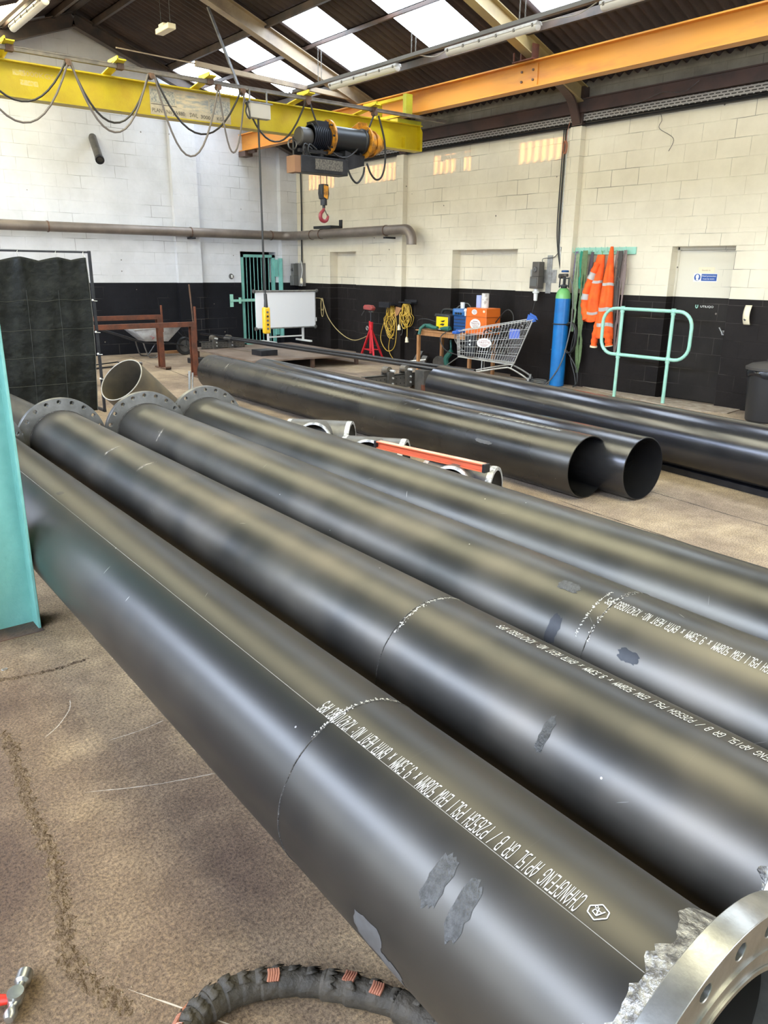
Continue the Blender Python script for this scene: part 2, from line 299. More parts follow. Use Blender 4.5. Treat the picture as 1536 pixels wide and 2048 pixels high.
    def build(s, name, mat, parent=None, smooth=35, bevel=0, solid=0, origin=None):
        if parent is not None: o = ORG[parent.name]
        elif origin is not None: o = V(origin)
        else:
            xs = [v[0] for v in s.v]; ys = [v[1] for v in s.v]; zs = [v[2] for v in s.v]
            o = Vector(((min(xs)+max(xs))/2, (min(ys)+max(ys))/2, min(zs)))
        me = bpy.data.meshes.new(name)
        bm = bmesh.new(); bv = [bm.verts.new(Vector(v)-o) for v in s.v]
        for f, mi in zip(s.f, s.m):
            if len(set(f)) < 3: continue
            try: q = bm.faces.new([bv[i] for i in f]); q.material_index = mi
            except ValueError: pass
        bmesh.ops.remove_doubles(bm, verts=bm.verts, dist=1e-5)
        bmesh.ops.recalc_face_normals(bm, faces=bm.faces)
        bm.to_mesh(me); bm.free()
        for mm in (mat if isinstance(mat, (list, tuple)) else [mat]): me.materials.append(mm)
        if smooth:
            me.shade_smooth(); me.set_sharp_from_angle(angle=R(smooth))
        ob = bpy.data.objects.new(name, me); COL.objects.link(ob)
        if parent is not None: ob.parent = parent
        else: ob.location = o
        ORG[ob.name] = o.copy()
        if bevel:
            b_ = ob.modifiers.new('bevel', 'BEVEL'); b_.width = bevel; b_.segments = 2; b_.limit_method = 'ANGLE'
        if solid:
            b_ = ob.modifiers.new('thickness', 'SOLIDIFY'); b_.thickness = solid; b_.offset = 0
        return ob
def thing(name, loc, label, cat, group=None):
    o = bpy.data.objects.new(name, None); COL.objects.link(o); o.location = loc; o.empty_display_size = .1
    ORG[o.name] = V(loc); tag(o, label, cat, group); return o
def tag(o, label, cat, group=None, kind=None):
    o['label'] = label; o['category'] = cat
    if group: o['group'] = group
    if kind: o['kind'] = kind
    return o
def struct(o): o['kind'] = 'structure'; return o
def dup(root, delta, label=None):
    def cp(o, par):
        c = o.copy(); COL.objects.link(c)
        if par is not None: c.parent = par
        ORG[c.name] = ORG[o.name].copy()
        for k in [x for x in bpy.data.objects if x.parent == o]: cp(k, c)
        return c
    r = cp(root, None); r.location = root.location+V(delta); ORG[r.name] = V(r.location)
    if label: r['label'] = label
    return r
def arc(c, r, a0, a1, n, ax1, ax2):
    c = V(c); return [c+V(ax1)*(r*math.cos(R(a0+(a1-a0)*i/n)))+V(ax2)*(r*math.sin(R(a0+(a1-a0)*i/n))) for i in range(n+1)]
def smoothpts(pts, k=6):
    P_ = [V(p) for p in pts]; out = []
    for i in range(len(P_)-1):
        p0 = P_[max(i-1, 0)]; p1 = P_[i]; p2 = P_[i+1]; p3 = P_[min(i+2, len(P_)-1)]
        for j in range(k):
            t = j/k; out.append(.5*((2*p1)+(-p0+p2)*t+(2*p0-5*p1+4*p2-p3)*t*t+(-p0+3*p1-3*p2+p3)*t**3))
    return out+[P_[-1]]
def text2d(txt, width, height, spacing=1.):
    cu = bpy.data.curves.new('t', 'FONT'); cu.body = txt; cu.size = 1; cu.space_character = spacing; cu.resolution_u = 3
    ob = bpy.data.objects.new('t', cu); COL.objects.link(ob)
    dg = bpy.context.evaluated_depsgraph_get(); me = bpy.data.meshes.new_from_object(ob.evaluated_get(dg))
    vs = [(v.co.x, v.co.y) for v in me.vertices]; fs = [tuple(p.vertices) for p in me.polygons]
    bpy.data.objects.remove(ob); bpy.data.curves.remove(cu); bpy.data.meshes.remove(me)
    x0 = min(v[0] for v in vs); x1 = max(v[0] for v in vs); y1 = max(v[1] for v in vs)
    return [((x-x0)/(x1-x0)*width, y/y1*height) for x, y in vs], fs
def flat_text(mb, txt, o, right, up, width, height):
    vs, fs = text2d(txt, width, height); o = V(o); right = V(right).normalized(); up = V(up).normalized()
    mb.add([o+right*x+up*y for x, y in vs], fs)

GL = {'A': [[(0, 0), (0, 4), (2, 6), (4, 4), (4, 0)], [(0, 2.4), (4, 2.4)]], 'B': [[(0, 0), (0, 6), (3, 6), (4, 5), (4, 4), (3, 3.1), (0, 3.1)], [(3, 3.1), (4, 2.2), (4, 1), (3, 0), (0, 0)]], 'C': [[(4, 5), (3, 6), (1, 6), (0, 5), (0, 1), (1, 0), (3, 0), (4, 1)]],
 'E': [[(4, 6), (0, 6), (0, 0), (4, 0)], [(0, 3.1), (3, 3.1)]], 'F': [[(4, 6), (0, 6), (0, 0)], [(0, 3.1), (3, 3.1)]], 'G': [[(4, 5), (3, 6), (1, 6), (0, 5), (0, 1), (1, 0), (3, 0), (4, 1), (4, 2.8), (2.2, 2.8)]], 'H': [[(0, 0), (0, 6)], [(4, 0), (4, 6)], [(0, 3.1), (4, 3.1)]],
 'I': [[(2, 0), (2, 6)]], 'L': [[(0, 6), (0, 0), (4, 0)]], 'M': [[(0, 0), (0, 6), (2, 3), (4, 6), (4, 0)]], 'N': [[(0, 0), (0, 6), (4, 0), (4, 6)]], 'O': [[(1, 0), (0, 1), (0, 5), (1, 6), (3, 6), (4, 5), (4, 1), (3, 0), (1, 0)]],
 'P': [[(0, 0), (0, 6), (3, 6), (4, 5), (4, 4), (3, 3), (0, 3)]], 'R': [[(0, 0), (0, 6), (3, 6), (4, 5), (4, 4), (3, 3), (0, 3)], [(2, 3), (4, 0)]], 'S': [[(4, 5), (3, 6), (1, 6), (0, 5), (0, 4), (1, 3.1), (3, 3.1), (4, 2.2), (4, 1), (3, 0), (1, 0), (0, 1)]],
 'T': [[(0, 6), (4, 6)], [(2, 6), (2, 0)]], 'W': [[(0, 6), (0, 0), (2, 3), (4, 0), (4, 6)]], 'X': [[(0, 0), (4, 6)], [(0, 6), (4, 0)]], 'x': [[(.5, .5), (3.5, 4)], [(.5, 4), (3.5, .5)]], '/': [[(0, 0), (4, 6)]], '.': [[(1.7, 0), (2.3, .5)]], ':': [[(1.7, 1), (2.3, 1.5)], [(1.7, 4), (2.3, 4.5)]],
 '0': [[(1, 0), (0, 1), (0, 5), (1, 6), (3, 6), (4, 5), (4, 1), (3, 0), (1, 0)]], '1': [[(1, 5), (2, 6), (2, 0)]], '2': [[(0, 5), (1, 6), (3, 6), (4, 5), (4, 4), (0, 0), (4, 0)]], '3': [[(0, 5), (1, 6), (3, 6), (4, 5), (4, 4), (3, 3.1), (1.5, 3.1)], [(3, 3.1), (4, 2.2), (4, 1), (3, 0), (1, 0), (0, 1)]],
 '4': [[(3, 0), (3, 6), (0, 2), (4, 2)]], '5': [[(4, 6), (0, 6), (0, 3.6), (3, 3.6), (4, 2.6), (4, 1), (3, 0), (0, 0)]], '6': [[(4, 5), (3, 6), (1, 6), (0, 5), (0, 1), (1, 0), (3, 0), (4, 1), (4, 2.2), (3, 3.1), (0, 3.1)]], '8': [[(1, 3.1), (0, 4), (0, 5), (1, 6), (3, 6), (4, 5), (4, 4), (3, 3.1), (1, 3.1), (0, 2.2), (0, 1), (1, 0), (3, 0), (4, 1), (4, 2.2), (3, 3.1)]], '9': [[(0, 1), (1, 0), (3, 0), (4, 1), (4, 5), (3, 6), (1, 6), (0, 5), (0, 4), (1, 3), (4, 3)]]}
def strokes(txt, w=.56, adv=6.0):
    """monospaced stencil strokes: quads in units where a capital is 6 high"""
    out = []
    for k, ch in enumerate(txt):
        for pl in GL.get(ch, []):
            for (xa, ya), (xb, yb) in zip(pl[:-1], pl[1:]):
                L_ = math.hypot(xb-xa, yb-ya) or 1; tx, ty = (xb-xa)/L_, (yb-ya)/L_; e = w*.35; nx, ny = -ty*w/2, tx*w/2; o = k*adv
                out.append([(o+xa-tx*e+nx, ya-ty*e+ny), (o+xb+tx*e+nx, yb+ty*e+ny), (o+xb+tx*e-nx, yb+ty*e-ny), (o+xa-tx*e-nx, ya-ty*e-ny)])
    return out, len(txt)*adv-2
# ---------------------------------------------------------------- room shell
def roofz(x):
    if x > -4.7: return 6.1-.37*(x+4.7)
    if x > -9.4: return 6.1+.37*(x+4.7)
    if x > -14.1: return 6.1-.37*(x+14.1)
    return 6.1+.37*(x+14.1)
YN = -21.0
b = MB(); b.box(-19, .5, YN, 2.2, -.12, 0); struct(b.build('floor', FLOOR, smooth=0))
# side wall (right), with two blocked openings and a doorway
b = MB(); holes = [(-2.38, -1.43), (-6.85, -5.29), (-10.58, -9.67)]; ys = [.3]
y = .3
for h0, h1 in sorted(holes, key=lambda q: -q[0]):
    b.box(0, .34, h1, y, 0, 3.77); b.box(0, .34, h0, h1, 2.08, 3.77); b.box(.2, .34, h0, h1, 0, 2.08); y = h0
b.box(0, .34, YN, y, 0, 3.77)
b.mi = 1; b.box(0, .34, YN, .3, 3.77, 4.42)
struct(b.build('wall_right', [WHITE_B, UPPER_B], smooth=0))
# lintels cast over the openings
for i, (y0, y1) in enumerate(((-2.62, -1.2), (-7.25, -4.98), (-10.95, -9.35))):
    b = MB(); b.box(-.008, .02, y0, y1, 2.085, 2.30); o = struct(b.build('trim_%d' % (i+1), WHITE_B, smooth=0, bevel=.003))
# gable wall (back)
b = MB()
def gable(xa, xb, z0, yf=0., yb=.3):
    xs = sorted({xa, xb} | {x for x in (-4.7, -9.4, -14.1) if xa < x < xb})
    for p, q in zip(xs[:-1], xs[1:]):
        b.prism([(p, yf, z0), (q, yf, z0), (q, yf, roofz(q-1e-6)-.02), (p, yf, roofz(p+1e-6)-.02)], (0, yb-yf, 0))
gable(-18.8, -1.415, 0); gable(-1.415, -.511, 2.08); gable(-.511, .34, 0)
struct(b.build('wall_back', WHITE_A, smooth=0))
b = MB(); b.box(-2.95, -2.40, -.12, 0, 0, 4.9); struct(b.build('trim_4', WHITE_A, smooth=0, bevel=.004))
b = MB(); b.box(-.43, -.0, -.14, 0, 0, 4.25); struct(b.build('trim_5', WHITE_A, smooth=0, bevel=.004))
b = MB(); b.box(-7.6, -7.05, -.12, 0, 0, 4.9); struct(b.build('trim_6', WHITE_A, smooth=0, bevel=.004))
# dark passage behind the barred gate
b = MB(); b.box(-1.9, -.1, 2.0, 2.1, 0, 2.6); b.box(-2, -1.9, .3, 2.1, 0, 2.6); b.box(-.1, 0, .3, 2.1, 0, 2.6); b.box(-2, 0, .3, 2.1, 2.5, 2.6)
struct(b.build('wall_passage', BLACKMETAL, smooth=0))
# boxed steel columns on the side wall
for i, yc in enumerate((-3.9, -7.94, -11.95, -15.95)):
    b = MB(); b.box(-.11, .0, yc-.1, yc+.1, 0, 3.77); struct(b.build('trim_%d' % (7+i), WHITE_B, smooth=0, bevel=.004))
# far side and rear of the neighbouring bay
b = MB(); b.box(-19.1, -18.8, YN, .3, 0, .7); b.box(-19.1, -18.8, YN, .3, 3.3, 4.42)
for y0, y1 in ((-.3, .3), (-5.4, -4.4), (-10.6, -9.6), (-15.8, -14.8), (YN, -20)): b.box(-19.1, -18.8, y0, y1, .7, 3.3)
struct(b.build('wall_left', WHITE_B, smooth=0))
b = MB(); yr = YN
for xa, xb, z0 in ((-18.8, -17.2, 0), (-17.2, -12.4, 3.9), (-12.4, -7.5, 0), (-7.5, -3.0, 3.4), (-3.0, .34, 0)): gable(xa, xb, z0, YN-.3, YN)
struct(b.build('wall_rear', WHITE_B, smooth=0))
WINM = emit_mat('added_daylight_panel', (.78, .88, 1), PANEL_EMIT, streak=False); DOORM = emit_mat('daylit_doorway', (.80, .90, 1), DOOR_EMIT, streak=False)
SKYM = emit_mat('daylit_roof_sheet', (.74, .86, 1), SKY_EMIT); SKYL = emit_mat('yellowed_roof_sheet', (.98, .92, .64), LEFT_SKY_EMIT, transp=(.5, .34, .18)); SKYD = emit_mat('yellowed_opaque_roof_sheet', (.96, .94, .68), LEFT_SKY_EMIT); SKYB = emit_mat('blue_daylit_roof_sheet', (.66, .78, 1), BAY_SKY_EMIT)
wn = 1
for y0, y1 in ((-4.4, -.3), (-9.6, -5.4), (-14.8, -10.6), (-20, -15.8)):
    b = MB(); b.box(-18.95, -18.93, y0, y1, .7, 3.3); struct(b.build('window_%d' % wn, WINM, smooth=0)); wn += 1  # unseen glowing panels added for daylight from the left
b = MB(); b.box(-17.2, -12.4, YN-.2, YN-.18, 0, 3.9); struct(b.build('door_3', DOORM, smooth=0))
b = MB(); b.box(-7.5, -3.0, YN-.2, YN-.18, 0, 3.4); struct(b.build('door_4', DOORM, smooth=0))
# corrugated roof with translucent sheets
def corr(mb, ya, yb, xa, xb, dz=0.):
    n = max(2, int(round(abs(yb-ya)/.146*8))); vs = []
    for i in range(n+1):
        y_ = ya+(yb-ya)*i/n; w = .026*math.cos(2*math.pi*y_/.146)
        vs += [(xa, y_, roofz(xa+1e-6)+w+dz), (xb, y_, roofz(xb-1e-6)+w+dz)]
    mb.add(vs, [(2*i, 2*i+1, 2*i+3, 2*i+2) for i in range(n)])
RIGHT_Y = [(-1.12, -.15), (-3.1, -2.13), (-5.2, -4.2), (-7.24, -6.2), (-9.3, -8.3)]+[(-9.3-2.06*k, -8.3-2.06*k) for k in range(1, 6)]
LEFT_Y = [(-1.6-2.03*k, -.65-2.03*k) for k in range(10)]; BAY_Y = [(-2.9-2.06*k, -1.3-2.06*k) for k in range(9)]
b = MB()
for xa, xb, sx0, sx1, yl in ((-4.7, .34, -2.9, -1.42, RIGHT_Y), (-9.4, -4.7, -8.5, -5.9, LEFT_Y), (-14.1, -9.4, None, None, []), (-18.8, -14.1, -17.0, -14.9, BAY_Y)):
    if sx0 is None: corr(b, YN, .3, xa, xb); continue
    corr(b, YN, .3, xa, sx0); corr(b, YN, .3, sx1, xb)
    e = [.3]+[q for r_ in sorted(yl, key=lambda t: -t[1]) for q in (r_[1], r_[0])]+[YN]
    for i in range(0, len(e), 2): corr(b, e[i+1], e[i], sx0, sx1)
    for y0, y1 in yl:
        parts = [(sx0-.03, sx1+.03, SKYM)]
        if xa == -9.4: parts = [(sx0-.03, -6.655, SKYD), (-6.67, sx1+.03, SKYL if y1 > -8 else SKYD)]  # opaque sheets added to stop the sun and shape the wall patches
        if xa == -18.8: parts = [(sx0-.03, sx1+.03, SKYB)]
        for pa, pb, pm in parts:
            g = MB(); corr(g, y0-.02, y1+.02, pa, pb, .004); struct(g.build('window_%d' % wn, pm, smooth=60)); wn += 1
struct(b.build('ceiling', ROOF, smooth=60))
b = MB(); b.tube([(-4.7, YN, 6.08), (-4.7, .3, 6.08)], .09, 8); struct(b.build('trim_11', STEELDARK))
b = MB(); b.box(-9.55, -9.25, YN, .3, 4.14, 4.30); struct(b.build('trim_12', STEELDARK))

# ---------------------------------------------------------------- roof steel
def purlin(x, mat, w, h, label, y0=YN, y1=0., drop=.035, name='roof_purlin'):
    b = MB(); z = roofz(x)-drop
    b.box(x-w/2, x+w/2, y0, y1, z-h, z); b.box(x-w/2, x+w/2+.05, y0, y1, z-.012, z)
    return tag(b.build(name, mat), label, 'purlin')
purlin(-2.97, STEELDARK, .05, .11, 'sooty steel purlin along the top ends of the bright roof sheets, right slope')
purlin(-1.36, STEELDARK, .05, .11, 'sooty steel purlin along the bottom ends of the bright roof sheets, right slope')
purlin(-.45, STEELDARK, .05, .11, 'sooty steel purlin lowest down the right slope, above the orange runway beam')
purlin(-2.28, BROWN, .035, .06, 'thin brown steel lath crossing the middle of the bright roof sheets')
purlin(-4.35, STEELDARK, .05, .11, 'sooty steel purlin just right of the roof ridge')
purlin(-5.05, STEELDARK, .05, .11, 'sooty steel purlin just left of the roof ridge')
purlin(-5.9, STEELDARK, .05, .11, 'sooty steel purlin beside the yellowed roof sheet at top left')
purlin(-8.1, STEELDARK, .05, .11, 'sooty steel purlin low on the left slope')
def rafter(y, mat, lab, x0=-4.7, x1=-.12, name='roof_rafter', h=.22):
    b = MB(); off = -.1-h/2-.02
    b.ibeam((x0, y, roofz(x0+1e-6 if x1 > x0 else x0-1e-6)+off), (x1, y, roofz(x1)+off), h, .15, .014, .01)
    return tag(b.build(name, mat), lab, 'rafter')
rafter(-.35, STEELDARK, 'black sooty rafter against the gable wall, running down right from the ridge')
rafter(-.35, STEELDARK, 'black sooty rafter against the gable wall, running down left from the ridge', -4.7, -9.3)
rafter(-4.0, BEIGE, 'beige steel rafter between the two widest bright roof sheets, upper centre')
rafter(-4.0, STEELDARK, 'black sooty rafter running up to the ridge at top left', -4.7, -9.3)
rafter(-8.0, M('yellow_beige_painted_steel', (.42, .32, .13), .45, col2=(.28, .20, .10), nscale=1.6), 'yellowish beige steel rafter crossing behind the long lamp and above the orange splice plate')
rafter(-8.0, STEELDARK, 'dark rafter outside the picture on the left slope', -4.7, -9.3)
for yy, w_ in ((-12.0, 'above the nearest pipes'), (-16.0, 'behind the camera')): rafter(yy, BEIGE, 'beige steel rafter overhead '+w_+', right slope'); rafter(yy, STEELDARK, 'dark steel rafter overhead '+w_+', left slope', -4.7, -9.3)
# knees where the rafters meet the columns
for yy, lb in ((-4.0, 'sooty curved rafter knee behind the yellow crane end'), (-7.97, 'brown curved rafter knee above the boxed column with hanging wires')):
    b = MB()
    pts = smoothpts([(-.85, yy, 4.32), (-.55, yy, 4.23), (-.3, yy, 4.08), (-.14, yy, 3.80)], 5)
    for p, q in zip(pts[:-1], pts[1:]): b.bar(p, q, .14, .03, up=(1, 0, .4))
    b.box(-.14, -.02, yy-.09, yy+.09, 3.78, 4.28)
    tag(b.build('rafter_knee', BROWN), lb, 'steel knee')
# truss tie and strut of the first frame
b = MB(); b.bar((-5.4, -4, 4.66), (-4.2, -4, 4.64), .012, .016); b.bar((-4.2, -4, 4.64), (-1.35, -4, 4.55), .06, .07)
tag(b.build('tie_beam', BEIGE), 'thin beige tie crossing level in front of the bright roof sheets, upper centre left', 'tie beam')
b = MB(); b.bar((-3.96, -4.02, 5.42), (-3.44, -4.02, 4.3), .035, .035)
tag(b.build('brace_strut', GREYMETAL), 'thin grey strut hanging from the beige rafter down past the tie', 'strut')
# runway beams
b = MB(); b.ibeam((-1.27, YN+.2, 4.25), (-1.27, -.03, 4.25), .33, .17, .018, .01)
rw = thing('runway_beam', (-1.27, -10, 4.085), 'long orange crane runway beam along the right-hand wall', 'beam', None); b.build('beam', ORANGE_ST, rw)
b = MB(); b.box(-1.292, -1.275, -8.17, -7.83, 4.12, 4.38); b.build('splice_plate', ORANGE_ST, rw, bevel=.002)
for yy in (-8.1, -7.9):
    for zz in (4.19, 4.31):
        b = MB(); b.cyl((-1.292, yy, zz), (-1.312, yy, zz), .016, n=6); b.build('bolt', RUSTBROWN, rw)
b = MB(); b.box(-1.33, -1.21, -7.9, -7.88, 4.42, 4.62); b.box(-1.33, -1.21, -8.1, -8.08, 4.42, 4.62); b.box(-1.4, -1.2, -8.16, -7.8, 4.416, 4.43)
b.cyl((-1.42, -7.85, 4.43), (-1.42, -7.85, 4.53), .012, n=6); b.build('hanger_bracket', RUST, rw)
b = MB(); b.box(-1.36, -1.18, -.30, -.02, 3.98, 4.083); b.box(-1.30, -1.24, -.6, -.3, 4.03, 4.083); b.build('wall_bracket', BROWN, rw)
b = MB(); b.ibeam((-8.15, YN+.2, 4.25), (-8.15, -.03, 4.25), .33, .17, .018, .01)
tag(b.build('runway_beam', ORANGE_ST), 'orange crane runway beam on the left, beyond the picture edge', 'beam')
# eave beam, cable tray, cables
b = MB(); b.box(-.16, -.0, YN, -.05, 3.935, 4.10); b.box(-.20, -.02, YN, -.05, 4.095, 4.11); tag(b.build('eave_beam', BROWN), 'dark brown eave beam along the top of the right-hand wall', 'beam')
def tray_mat():
    m = bpy.data.materials.new('perforated_tray'); m.use_nodes = True; nt = m.node_tree; N = nt.nodes; L = nt.links; bs = N['Principled BSDF']
    bs.inputs['Metallic'].default_value = .5; bs.inputs['Roughness'].default_value = .5
    g = N.new('ShaderNodeNewGeometry'); sp = N.new('ShaderNodeSeparateXYZ'); L.new(g.outputs['Position'], sp.inputs[0]); cb = N.new('ShaderNodeCombineXYZ'); L.new(sp.outputs[1], cb.inputs[0]); L.new(sp.outputs[2], cb.inputs[1])
    br = N.new('ShaderNodeTexBrick'); br.inputs['Scale'].default_value = 1; br.inputs['Brick Width'].default_value = .085; br.inputs['Row Height'].default_value = .034; br.inputs['Mortar Size'].default_value = .011
    br.inputs['Color1'].default_value = (.025, .022, .02, 1); br.inputs['Color2'].default_value = (.03, .025, .02, 1); br.inputs['Mortar'].default_value = (.34, .32, .30, 1)
    L.new(cb.outputs[0], br.inputs['Vector']); L.new(br.outputs[0], bs.inputs['Base Color']); return m
b = MB(); b.box(-.105, -.09, YN, -.1, 3.812, 3.925); b.box(-.105, -.02, YN, -.1, 3.812, 3.82)
tag(b.build('cable_tray', tray_mat()), 'perforated grey cable tray running under the brown eave beam', 'cable tray')
for k in range(3):
    b = MB(); pts = [(-.05-.02*k, -.1-1.3*i, 3.800-.013*k+.006*math.sin(i*1.7+k)) for i in range(17)]
    b.tube(pts, .010, 6); tag(b.build('tray_cable', BLACK), 'black cable clipped under the perforated tray, one of three side by side', 'cable', 'cables under the tray')

# ---------------------------------------------------------------- travelling crane
gd = thing('crane_girder', (-4.8, -5.4, 3.59), 'yellow overhead crane girder spanning the hall with a rating plate', 'crane')
b = MB(); b.ibeam((-8.6, -5.4, 3.782), (-.97, -5.4, 3.782), .385, .2, .016, .012); b.build('girder', YELLOW, gd)
b = MB(); b.prism([(-1.0, -5.48, 3.606), (-.95, -5.48, 3.606), (-.95, -5.48, 3.88), (-1.0, -5.48, 3.96)], (0, .16, 0)); b.build('end_plate', YELLOW, gd); b = MB(); b.box(-1.33, -1.31, -5.49, -5.41, 3.606, 3.78); b.build('stiffener', YELLOW, gd)
b = MB(); b.box(-5.56, -4.41, -5.412, -5.407, 3.61, 3.95); sg = b.build('rating_plate', M('aged_cream_plate', (.58, .50, .36), .5, col2=(.42, .36, .28), nscale=9), gd)
b = MB(); FP = M('faded_grey_print', (.22, .24, .24), .6, col2=(.5, .46, .38), nscale=45, ncon=(.4, .6)); b.box(-5.55, -5.22, -5.4145, -5.4125, 3.76, 3.92); b.build('faded_panel', FP, sg); b = MB(); b.box(-4.72, -4.42, -5.4145, -5.4125, 3.72, 3.90); b.build('faded_panel', FP, sg)
b = MB(); b.box(-5.2, -4.74, -5.4145, -5.4125, 3.73, 3.90); b.build('faded_panel', M('faded_drawing', (.30, .31, .30), .6, col2=(.60, .50, .34), nscale=14, ncon=(.42, .58), stretch=(.4, 1, 2)), sg)
BP_ = M('black_print', (.03, .03, .03), .6); b = MB(); b.box(-5.55, -5.2, -5.4145, -5.4125, 3.742, 3.748); b.build('ruled_line', BP_, sg, smooth=0); b = MB()
flat_text(b, 'PLANT No JW880:', (-5.54, -5.4150, 3.652), (1, 0, -.005), (0, 0, 1), .46, .045)
b.build('lettering', BP_, sg, smooth=0); b = MB(); flat_text(b, 'SWL', (-5.02, -5.4150, 3.648), (1, 0, -.005), (0, 0, 1), .12, .05)
b.build('lettering', BP_, sg, smooth=0); b = MB(); flat_text(b, '3000', (-4.86, -5.4150, 3.648), (1, 0, -.005), (0, 0, 1), .14, .043)
b.build('lettering', BP_, sg, smooth=0); b = MB(); flat_text(b, 'KGS', (-4.62, -5.4150, 3.650), (1, 0, -.005), (0, 0, 1), .11, .043)
b.build('lettering', BP_, sg, smooth=0)
b = MB(); flat_text(b, '3000KGS', (-7.10, -5.4075, 3.845), (1, 0, 0), (0, 0, 1), .36, .055); b.build('faded_lettering', M('faded_red_print', (.52, .38, .16), .6), gd, smooth=0)
b = MB(); b.box(-7.2, -7.06, -5.4072, -5.4062, 3.84, 3.90); b.box(-7.13, -6.93, -5.4072, -5.4062, 3.745, 3.80); b.build('paint_scrape', M('worn_white_patch', (.62, .52, .22), .6, col2=(.62, .47, .05), nscale=40, ncon=(.4, .6)), gd, smooth=0)
b = MB(); b.box(-8.5, -.80, -5.875, -5.83, 3.985, 4.03); b.box(-8.5, -.80, -5.88, -5.825, 4.02, 4.03); rl = b.build('festoon_rail', M('dull_rail_steel', (.20, .17, .14), .45, .4, col2=(.11, .10, .09), nscale=8), gd)
for xx in (-7.35, -6.12, -4.95, -3.45, -2.28):
    b = MB(); b.prism([(xx-.04, -5.32, 3.978), (xx+.07, -5.32, 3.978), (xx+.05, -6.0, 4.05), (xx-.06, -6.0, 4.05)], (0, 0, .012)); b.box(xx-.06, xx-.045, -6.0, -5.7, 4.05, 4.09)
    br = b.build('rail_bracket', M('bright_yellow_paint', (.75, .60, .02), .4) if xx == -7.35 else bpy.data.materials['bright_yellow_paint'], gd)
    c = MB(); c.box(xx-.02, xx+.06, -5.895, -5.81, 3.975, 4.055); c.build('rail_clamp', RUSTBROWN, br)
ec = MB(); ec.box(-1.50, -1.42, -5.72, -4.92, 4.285, 4.33); ec.box(-1.50, -1.42, -5.72, -4.92, 4.045, 4.09); ec.build('end_carriage', YELLOW, gd)
ec = MB(); ec.box(-1.53, -1.40, -5.74, -5.66, 4.03, 4.34); ec.build('carriage_post', YELLOWGREEN, gd); ec = MB(); ec.box(-1.53, -1.40, -4.98, -4.9, 4.03, 4.34); ec.build('carriage_post', YELLOWGREEN, gd); ec = MB(); ec.box(-1.5, -1.0, -5.5, -5.3, 3.975, 4.03); ec.build('cross_member', YELLOWGREEN, gd)
# festoon cables
def sagpts(x0, x1, zt, zb, y=-5.9, n=14, sk=0.):
    out = []
    for i in range(n+1):
        t = i/n; f_ = 1-abs(2*t-1)**2.1; out.append((x0+(x1-x0)*(t+sk*t*(1-t)), y+.03*math.sin(t*3.1), zt-(zt-zb)*f_))
    return out
loops = [(-7.80, -6.74, 3.49, 0), (-7.85, -6.72, 3.27, 1), (-6.70, -5.76, 3.387, 0), (-6.70, -5.78, 3.28, 1), (-5.69, -4.50, 3.38, 0), (-5.70, -4.84, 3.10, 1), (-4.84, -4.46, 3.20, 1), (-4.5, -3.49, 3.40, 0), (-3.43, -2.27, 3.30, 0)]
FGREY = M('grey_flat_cable', (.12, .10, .09), .5); FDARK = M('dark_flat_cable', (.02, .017, .016), .5)
loc_txt = ['at the left edge of the picture', 'at the left edge of the picture', 'left of the rating plate', 'left of the rating plate', 'across the rating plate', 'across the rating plate', 'beside the control box', 'between the control box and the hoist', 'in front of the hoist']
for i, (xa, xb, zb, kd) in enumerate(loops):
    b = MB(); b.tube(sagpts(xa, xb, 3.965, zb, -5.9-.02*kd), .0125, 6)
    o = b.build('festoon_cable', FDARK if kd == 0 else FGREY)
    tag(o, ('shallower ' if kd == 0 else 'deeper ')+('dark' if kd == 0 else 'grey')+' drooping crane cable loop '+loc_txt[i], 'cable')
for xx in (-6.72, -5.73, -4.83, -4.48, -3.46, -2.27):
    b = MB(); b.box(xx-.03, xx+.03, -5.92, -5.86, 3.955, 3.985); b.cyl((xx, -5.93, 3.95), (xx, -5.85, 3.95), .035, n=10); b.build('cable_trolley', RUSTBROWN, gd)
# hoist
ho = thing('wire_rope_hoist', (-2.9, -5.75, 3.03), 'black and orange wire rope hoist hung on the yellow crane girder', 'hoist')
yc = -5.78
b = MB(); b.lathe([(0, 0), (.105, .0), (.122, .02), (.122, .17), (.115, .2)], (-3.56, yc, 3.53), (1, 0, 0)); b.build('motor_cover', M('dusty_motor_cover', (.07, .065, .062), .5, .2), ho)
b = MB()
for k in range(9): b.cyl((-3.36+.032*k, yc, 3.55), (-3.345+.032*k, yc, 3.55), .165, n=28)
b.cyl((-3.36, yc, 3.55), (-3.06, yc, 3.55), .145, n=28); b.box(-3.32, -3.1, yc-.11, yc+.13, 3.62, 3.745); b.build('motor', M('navy_motor', (.012, .014, .022), .45, spec=.3), ho)
HORG = M('hoist_orange_paint', (.60, .25, .02), .42, col2=(.18, .08, .02), nscale=9, ncon=(.45, .62))
b = MB(); b.lathe([(.10, 0), (.235, 0), (.235, .03), (.10, .03)], (-3.06, yc, 3.56), (1, 0, 0), 36, closed=True)
fl = b.build('motor_flange', HORG, ho)
for k in range(8):
    a = 2*math.pi*k/8; c = MB(); c.cyl((-3.085, yc+.205*math.cos(a), 3.56+.205*math.sin(a)), (-3.06, yc+.205*math.cos(a), 3.56+.205*math.sin(a)), .014, n=6); c.build('bolt', BLACKMETAL, fl)
b = MB(); b.lathe([(.16, 0), (.175, .01), (.175, .03), (.16, .04), (.16, .58), (.175, .59), (.175, .62), (.15, .63)], (-3.03, yc, 3.565), (1, 0, 0), 36); b.build('rope_drum', M('black_drum', (.018, .02, .022), .38, .2), ho)
